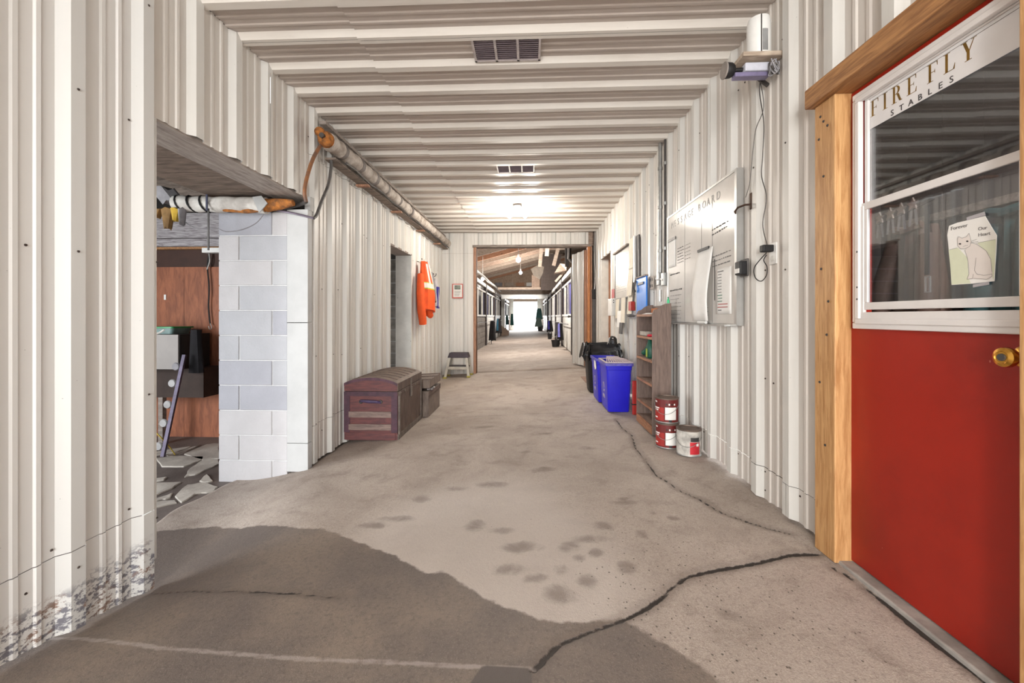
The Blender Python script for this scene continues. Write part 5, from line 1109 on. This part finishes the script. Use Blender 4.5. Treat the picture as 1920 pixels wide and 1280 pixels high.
MB().tube([(JX+.06, JY-.15, JZ1-.22), (JX+.08, JY-.22, JZ1-.5), (JX+.09, JY-.21, JZ1-.8), (JX+.10, JY-.17, JZ0+.06), (JX+.10, JY-.16, JZ0)], [.05, .065, .068, .062, .058], 14).build('sleeve', M_ORG, jk, True)
MB().tube([(JX+.14, JY+.05, JZ0+.30), (JX+.15, JY+.08, JZ0+.16), (JX+.16, JY+.12, JZ0+.14)], [.07, .06, .05], 12).build('hem_fold', M_ORG, jk, True)
MB().tube([(JX+.02, JY-.07, JZ1-.02), (JX+.09, JY-.05, JZ1+.02), (JX+.10, JY+.03, JZ1), (JX+.03, JY+.08, JZ1-.02)], .02, 8).build('collar', M_REFL, jk, True)
hk2 = thing('coat_hooks', 'row of dark wall hooks beside the orange jacket', 'hooks', (-1.86, 7.4, 1.7))
for yy, zz in ((6.72, 2.0), (7.28, 1.90), (7.55, 1.84), (7.75, 1.86)): cord([(-1.872, yy, zz), (-1.82, yy, zz-.01), (-1.79, yy, zz+.02), (-1.79, yy, zz+.05)], .007, 3).build('hook', M_DSTEEL, hk2, True)
MB().box(-1.862, -1.85, 7.2, 7.8, 1.86, 1.91).build('backboard', M_TRIM, hk2)
def drape(name, label, x, y, w_, z0, z1, m, cat, d=.05, stripe=None):
    t_ = thing(name, label, cat, (x, y, z0)); rr_ = []
    for t in np.linspace(0, 1, 9): rr_.append([(x+(.02+d*t**.5)*math.cos(a)*(1+.15*math.sin(4*a)), y+w_*(.25+.75*t**.6)*math.sin(a), z1+(z0-z1)*t-.02*math.sin(2*a)*t) for a in np.linspace(0, 2*PI, 17)[:-1]])
    MB().loft(rr_).build('cloth', m, t_, True)
    if stripe:
        for s_ in (-.5, .5): MB().box(x+d*.6, x+d*1.25, y+w_*s_-.012, y+w_*s_+.012, z0-.03, z0+(z1-z0)*.7).build('stripe', stripe, t_)
    return t_
drape('grey_vest', 'grey mesh vest hanging beside the orange jacket', -1.77, 7.30, .11, 1.36, 1.88, M_CLOTHG, 'vest', .06)
drape('lanyard_bundle', 'white and blue straps hanging on the last wall hook', -1.77, 7.62, .09, 1.27, 1.80, mat('white_cloth', (226, 222, 226), .9), 'straps', .05, mat('blue_strap', (70, 62, 170), .7))
o = thing('thermostat', 'small white square plate on the wall above the hooks', 'plate', (-1.86, 7.38, 1.97)); c_ = P(799, 492, X=-1.858); MB().box(-1.862, -1.84, c_.y-.04, c_.y+.04, c_.z-.05, c_.z+.05).build('plate', M_WHITEP, o, bev=.004); MB().box(-1.84, -1.838, c_.y-.02, c_.y+.02, c_.z-.02, c_.z+.02).build('slot', M_CLOTHG, o)
# notice on the end wall
a_, b_ = P(848, 532, Y=YE-.03), P(868, 559, Y=YE-.03); no = thing('wall_notice', 'small notice in a red frame on the end wall', 'notice', ((a_.x+b_.x)/2, YE-.03, b_.z))
MB().box(a_.x, b_.x, YE-.040, YE-.024, b_.z, a_.z).build('red_mount', mat('faded_red_frame', (204, 96, 84), .6, var=.1), no); MB().box(a_.x+.022, b_.x-.015, YE-.043, YE-.040, b_.z+.022, a_.z-.018).build('paper', M_PAPER, no)
MB().box(a_.x+.05, b_.x-.05, YE-.045, YE-.043, a_.z-.12, a_.z-.03).build('picture', mat('grey_green_print', (150, 158, 144), .7, scale=30, c2=(92, 96, 92)), no)
for i in range(4): MB().box(a_.x+.05, b_.x-.05-.01*i, YE-.045, YE-.043, a_.z-.165-.03*i, a_.z-.157-.03*i).build('text_line', M_PALEINK, no)
# ------------------------------------------------------------------ stable beyond the opening
YG = 28.0; LX, RX2 = -1.97, 1.22
roof = lambda x: 4.39+.26*x if x < 5 else 5.7
CS = struct('ceiling_stable', 'sloping timber roof of the stable with bare rafters')
MB().prism([(-5.2, YE+.1, roof(-5.2)+.1), (4.5, YE+.1, roof(4.5)+.1), (4.5, YE+.1, roof(4.5)+.13), (-5.2, YE+.1, roof(-5.2)+.13)], (0, 31, 0)).build('roof_deck', M_RAFT, CS)
for i in range(15):
    y = 10.2+1.22*i; m_ = (M_RAFTO, M_RAFTL, M_RAFT, M_RAFTL, M_RAFTL, M_RAFT, M_RAFTL)[i % 7]
    MB().prism([(-5, y, roof(-5)-.14), (4.4, y, roof(4.4)-.14), (4.4, y, roof(4.4)+.09), (-5, y, roof(-5)+.09)], (0, .055, 0)).build('rafter', m_, CS)
for x in (-4, -2.6, -1.2, .2, 1.6, 3): MB().box(x, x+.09, YE+.2, 38, roof(x)+.075, roof(x)+.10).build('purlin', M_RAFTL, CS)
WS = struct('wall_stable', 'outer board walls and gable of the stable')
MB().box(-5.1, -5.0, YE, 40, -.4, 3.4).build('outer_boards', M_DARK, WS); MB().box(4.4, 4.5, YE, 40, -.4, 5.9).build('outer_boards', M_DARK, WS)
gx0, gx1 = -2.6, 1.35
for i in range(5):
    a = -5+i*1.9; MB().prism([(a, YG, 3.14), (a+1.895, YG, 3.14), (a+1.895, YG, roof(a+1.9)+.1), (a, YG, roof(a)+.1)], (0, .05, 0)).build('gable_panel', M_OSB, WS)
MB().box(-5, 4.4, YG-.12, YG+.1, 2.62, 3.0).build('tie_beam', M_RAFTL, WS); MB().box(-5, 4.4, YG-.16, YG+.1, 3.0, 3.14).build('ledge_board', M_RAFT, WS)
MB().box(-5, 4.4, YG-.10, YG+.1, 2.32, 2.60).build('lintel', M_ALU, WS); MB().box(-5, -1.72, YG-.06, YG+.1, -.3, 2.32).build('pier', M_TRIM, WS); MB().box(1.35, 4.4, YG-.06, YG+.1, -.3, 2.32).build('pier', M_TRIM, WS)
for i, (x, w_) in enumerate(((-2.4, .5), (-1.7, .6), (-.95, .55), (-.25, .6))):
    MB().box(x, x+w_, YG-.26, YG-.12, 3.16, 3.40).build('ledge_crate', (M_CLOTHG, M_RAFTL, M_RAFTO, M_PAPER)[i], WS)
YF = 38.0
MB().box(-5, -1.53, YF, YF+.1, -.3, 4.6).build('end_boards', M_TRIM, WS); MB().box(.66, 4.4, YF, YF+.1, -.3, 6).build('end_boards', M_TRIM, WS); MB().box(-1.53, .66, YF, YF+.1, 2.5, 6).build('end_boards', M_RAFTL, WS)
# stall fronts: posts, lower boards, grille opening with curtain, rails
M_CURT = mat('violet_blue_curtain', (78, 74, 158), .8, scale=3, c2=(48, 46, 92), st=(8, 8, .6)); M_CURTD = mat('dark_navy_curtain', (52, 50, 86), .8, scale=3, c2=(30, 30, 48), st=(8, 8, .6)); M_STW = mat('white_stall_paint', (214, 212, 206), .6, var=.1, scale=5); M_STD2 = mat('dark_stall_post', (58, 46, 44), .7, var=.2); M_STG = mat('teal_stall_paint', (70, 120, 118), .7, var=.15)
def curtain(mb, x, y0, y1, z0, z1):
    n = 14; return mb.loft([[(x+.025*math.sin(k*2.2), y0+(y1-y0)*k/n, z) for k in range(n+1)] for z in (z0, z1)], False, False)
def stall(side, y0, y1, label, m_c, blockwall=False):
    X = LX if side < 0 else RX2; s_ = side; z0 = -.17 if side < 0 else 0
    t_ = thing('stall_front', label, 'stall', (X, (y0+y1)/2, z0))
    bx3 = lambda d0, d1, a, b, c_, d: MB().box(min(X+s_*d0, X+s_*d1), max(X+s_*d0, X+s_*d1), a, b, c_, d)
    bx3(-.05, .06, y0, y0+.14, z0, 2.5).build('post', M_STD2, t_); bx3(-.05, .06, y1-.12, y1, z0, 2.5).build('post', M_STD2, t_)
    bx3(-.04, .05, y0+.14, y1-.12, 2.38, 2.52).build('top_rail', M_STW, t_); bx3(-.03, .05, y0+.14, y1-.12, 2.13, 2.19).build('window_rail', M_STW, t_); bx3(-.03, .05, y0+.14, y1-.12, 1.10, 1.17).build('window_rail', M_STW, t_)
    n = 8; L = (y1-y0-.26)/n
    for i in range(n):
        a = y0+.14+i*L
        if blockwall:
            for r_ in range(6): bx3(0, .05, a+.005, a+L-.005, z0+.21*r_, z0+.21*r_+.20).build('block', M_BLOCKD, t_)
        else: bx3(0, .03+.005*(i % 2), a+.003, a+L-.003, z0+.03, 1.10).build('lower_board', M_STW, t_)
    for a in (.36, .70): yy = y0+(y1-y0)*a; bx3(-.03, .04, yy, yy+.07, 1.17, 2.13).build('mullion', M_STW, t_)
    o = curtain(MB(), X+s_*.05, y0+.16, y0+(y1-y0)*.36, 1.17, 2.13).build('curtain', m_c, t_, fix=False); o = curtain(MB(), X+s_*.05, y0+(y1-y0)*.71, y1-.13, 1.17, 2.13).build('curtain', m_c, t_, fix=False)
    bar = MB().tube([(X-s_*.10, y0+.5, .86), (X-s_*.10, y1-.5, .86)], .014, 7).build('blanket_bar', M_DSTEEL, t_)
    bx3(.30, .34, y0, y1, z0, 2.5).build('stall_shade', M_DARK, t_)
    return t_
Ys = [11.75, 15.6, 19.5, 23.4, 27.3]
names = ['nearest the ribbed door leaf', 'second along from the ribbed door leaf', 'third along from the ribbed door leaf', 'last before the far tie beam']
for i in range(4): stall(1, Ys[i], Ys[i+1]-.05, 'right hand stall front with violet blue curtains, '+names[i], M_CURT)
YsL = [9.6, 13.8, 18.1, 22.6, 27.3]
for i in range(4): stall(-1, YsL[i], YsL[i+1]-.05, ('left hand stall front with dark curtains, behind the opening jamb', 'left hand stall front built on bare block', 'left hand stall front with navy curtains and black blanket', 'left hand stall front beside the white pier')[i], M_CURTD, i < 2)
for i in range(2):
    stall(1, 28.6+4.6*i, 33.1+4.6*i, 'right hand stall front in the far bay, '+('beside the white pier' if i == 0 else 'beside the bright end door'), M_STG); stall(-1, 28.6+4.6*i, 33.1+4.6*i, 'left hand stall front in the far bay, '+('beside the white pier' if i == 0 else 'beside the bright end door'), M_STG)
# blankets over the bars
def blanket(label, px, py, Y, w_, hgt, m, m2=None):
    c_ = P(px, py, Y=Y); t_ = thing('horse_blanket', label, 'blanket', (c_.x, c_.y, c_.z-hgt)); rr_ = []
    for t in np.linspace(0, 1, 8): rr_.append([(c_.x+w_*(.5+.5*t**.7)*math.cos(a)*(1+.08*math.sin(5*a)), c_.y+(.05+.12*t)*math.sin(a)*(1+.15*math.sin(4*a)), c_.z-hgt*t-.05*math.sin(3*a)*(t > .9)) for a in np.linspace(0, 2*PI, 17)[:-1]])
    MB().loft(rr_).build('blanket_drape', m, t_, True)
    if m2: MB().loft([[(p[0]-w_*.30 if True else 0, p[1]-.012, p[2]) for p in [((c_.x+(x-c_.x)*.45), y-.03, z) for x, y, z in r_]] for r_ in rr_[:7]]).build('blanket_lining', m2, t_, True)
    MB().tube([(c_.x-w_*.2, c_.y-.1, c_.z-hgt), (c_.x-w_*.15, c_.y-.1, c_.z-hgt-.18)], .012, 6).build('strap', m, t_)
    return t_
blanket('black blanket hanging on the left hand stall bar', 923, 601, 18.9, .17, .88, M_CLOTHK)
blanket('teal and black blanket hanging past the black one on the left', 935, 597, 22.0, .17, .75, M_CLOTHK, mat('teal_blue_cloth', (40, 92, 116), .9))
blanket('black blanket with blue lining on the right hand stall bar', 1050, 606, 13.6, .12, .52, M_CLOTHK, mat('violet_lining', (120, 118, 190), .9))
blanket('dark grey blanket beside the blue lined one', 1045, 604, 14.8, .10, .45, mat('charcoal_cloth', (56, 52, 54), .95))
blanket('bright blue blanket hanging farther along the right hand stalls', 1031, 601, 18.4, .15, .45, M_CLOTHK, M_CLOTHB)
blanket('pale teal blanket hanging in the far left bay', 960, 588, 31.5, .14, .85, M_TEAL); blanket('dark teal blanket hanging beside the far left post', 951, 590, 30.2, .12, .7, mat('deep_teal', (30, 74, 74), .9)); blanket('teal blanket bundle hanging in the far right bay', 1011, 578, 31.0, .26, .8, M_STG); blanket('pale grey green blanket hanging below the far teal bundle', 1010, 596, 30.2, .28, .6, mat('sage_cloth', (110, 130, 124), .9))
def bucket(label, px, py, r, h_, m=M_BLACK, handle=True):
    c_ = P(px, py); t_ = thing('feed_bucket', label, 'bucket', c_)
    MB().lathe([(r*.78, 0), (r, h_), (r*1.04, h_), (r*1.04, h_-.03), (r*.96, h_-.02), (r*.76, .03), (0, .03)], c_, 18, False).build('bucket_body', m, t_, True)
    if handle: MB().tube([(c_.x+r*math.cos(a), c_.y, c_.z+h_+r*.75*math.sin(a)) for a in np.linspace(0, PI, 9)], .008, 6).build('handle', M_STEEL, t_)
    return t_
bucket('black bucket on the stable floor below the blue lined blanket', 1042, 650, .165, .25); bucket('smaller black bucket on the stable floor below the bright blue blanket', 1031, 635.5, .12, .27); bucket('large dark tub standing by the far right bay', 1013, 620.5, .22, .42, mat('dark_grey_tub', (64, 64, 66), .6), False)
o = thing('hay_ramp', 'sloping grey board box beside the left white pier', 'box', (-1.75, 27.4, -.17)); MB().prism([(-2.0, 27.34, -.16), (-1.42, 27.34, -.16), (-1.42, 27.34, .12), (-2.0, 27.34, .55)], (0, .5, 0)).build('box_body', M_RAFT, o); MB().beam((-2.02, 27.36, .565), (-1.40, 27.36, .135), .06, .03, (0, 0, 1)).build('cap_board', M_RAFTL, o)
# braces, hay box, plastic, heater and shelf under the roof on the right
def part(name, label, cat, mb, m, **k): o = mb.build(name, m, None, **k); return tag(o, label, cat)
a_, b_ = P(1018, 465, Y=15), P(1012, 508, Y=15)
part('hanging_plank', 'pale rough plank hanging from the rafters', 'plank', MB().beam(P(1016, 455, Y=15), P(1012, 500, Y=15), .13, .03, (0, 1, 0)), M_RAFTL, loc=P(1012, 500, Y=15))
part('hanging_plank', 'short pale plank hanging beside the long one', 'plank', MB().beam(P(1027, 455, Y=14.6), P(1025, 480, Y=14.6), .14, .03, (0, 1, 0)), mat('bleached_plank', (214, 204, 192), .8), loc=P(1025, 480, Y=14.6))
part('diagonal_brace', 'diagonal timber brace under the roof on the right', 'brace', MB().beam(P(1049, 455, Y=15), P(1038, 498, Y=15), .13, .06, (0, 1, 0)), M_RAFTL, loc=P(1038, 498, Y=15))
rr_ = [[P(x, y, Y=19+.3*i) for x, y in ((995, 504), (1010, 496), (1020, 500), (1018, 512), (1012, 524), (1000, 516))] for i in range(3)]
part('plastic_sheet', 'torn whitish plastic sheet sagging under the roof', 'sheet', MB().loft(rr_), mat('whitish_plastic', (222, 212, 198), .5, var=.1), smooth=True, loc=P(1008, 520, Y=19.3))
a_, b_ = P(997, 516, Y=23), P(1012, 539, Y=23); hb = thing('hay_box', 'brown wooden box standing on the far tie beam', 'box', (a_.x, 23, b_.z)); MB().box(a_.x, b_.x, 22.8, 23.4, b_.z, a_.z).build('box_body', M_RAFT, hb)
for i in range(4): MB().box(a_.x+(b_.x-a_.x)*i/4+.01, a_.x+(b_.x-a_.x)*(i+1)/4-.01, 22.78, 22.8, b_.z, a_.z).build('box_plank', M_RAFT, hb)
MB().box(-1.8, 2.2, 22.75, 23.5, b_.z-.12, b_.z).build('support_beam', M_RAFTL, hb)
a_, b_ = P(1014, 497, Y=22), P(1034, 540, Y=22); part('loft_hatch', 'dark brown loft partition beside the wooden box', 'partition', MB().box(a_.x, b_.x+.5, 22, 22.1, b_.z-.1, a_.z+.6), mat('dark_loft_boards', (70, 60, 56), .85), loc=(a_.x, 22, b_.z))
hv = thing('loft_shelf', 'pale bracket shelf mounted high over the right hand stalls', 'shelf', P(1050, 515, Y=13.5)); A1, A2, A3 = P(1040, 511, Y=13.4), P(1062, 495, Y=13.4), P(1064, 511, Y=13.4)
MB().prism([A1, P(1050, 494, Y=13.6), A2, P(1062, 507, Y=13.4)], (0, .5, 0)).build('shelf_box', M_RAFTL, hv); MB().beam(P(1042, 527, Y=14), P(1060, 507, Y=13.6), .07, .07, (0, 1, 0)).build('bracket', M_RAFTL, hv); MB().beam(P(1063, 462, Y=13.4), P(1063, 500, Y=13.4), .12, .08, (0, 1, 0)).build('hanger', M_DARK, hv)
part('duct_pipe', 'dark bent pipe coming down beside the loft shelf', 'pipe', MB().tube([P(1068, 455, Y=13), P(1067, 485, Y=13), P(1072, 490, Y=13), P(1080, 488, Y=13)], .06, 8), M_DSTEEL, smooth=True, loc=P(1067, 485, Y=13))
part('rail_pipe', 'white overhead pipe running along the top of the left hand stalls', 'pipe', MB().tube([(-1.9, 9.4+.9*i, 2.72+.02*math.sin(i)) for i in range(20)], .05, 8), M_STW, smooth=True, loc=(-1.9, 18, 2.7))
# bulbs
M_BULB2 = emis('bright_bulb', (1, .96, .9), 60)
def bulb(label, px, py, Y, e, cord_z=None):
    c_ = P(px, py, Y=Y); t_ = thing('bare_bulb', label, 'bulb', c_); MB().ball(c_, .075, .075, .085).build('bulb', M_BULB2, t_, True)
    MB().tube([c_+Vector((0, 0, .08)), c_+Vector((0, 0, .18))], .03, 8).build('socket', M_WHITEP, t_); MB().tube([c_+Vector((0, 0, .18)), (c_.x, c_.y, max(roof(c_.x)-.0, c_.z+.2))], .012, 5).build('flex', M_WHITEP, t_)
    l_ = point('stable_bulb_light', c_-Vector((0, 0, .14)), e, (1, .93, .84), .08); return t_
bulb('glowing bare bulb hanging from the rafters behind the opening', 972, 487, 13.0, 330); bulb('glowing bare bulb hanging lower near the gable', 976, 511, 20.0, 330); bulb('small glowing bulb over the left hand stalls', 905, 523, 18.6, 50)

# ------------------------------------------------------------------ group phrases for things that come in sets
GROUPS = dict(stall_front='stall fronts along the stable aisle', horse_blanket='blankets on the stall bars', feed_bucket='buckets on the stable floor', paint_can='paint cans beside the bookshelf', recycling_bin='blue bins by the right wall',
              ceiling_vent='ceiling vents', bare_bulb='bulbs in the stable', hanging_plank='planks hanging in the stable roof', conduit='conduits on the right wall', switch_box='switch boxes on the right wall', hose='hoses at the pipe end',
              waxed_coat='coats behind the door window', hanging_sheet='sheets by the small white board', file_pocket='pockets below the small white board')
for o in list(COL.objects):
    k = o.name.split('.')[0]
    if o.parent is None and 'category' in o and k in GROUPS: o['group'] = GROUPS[k]
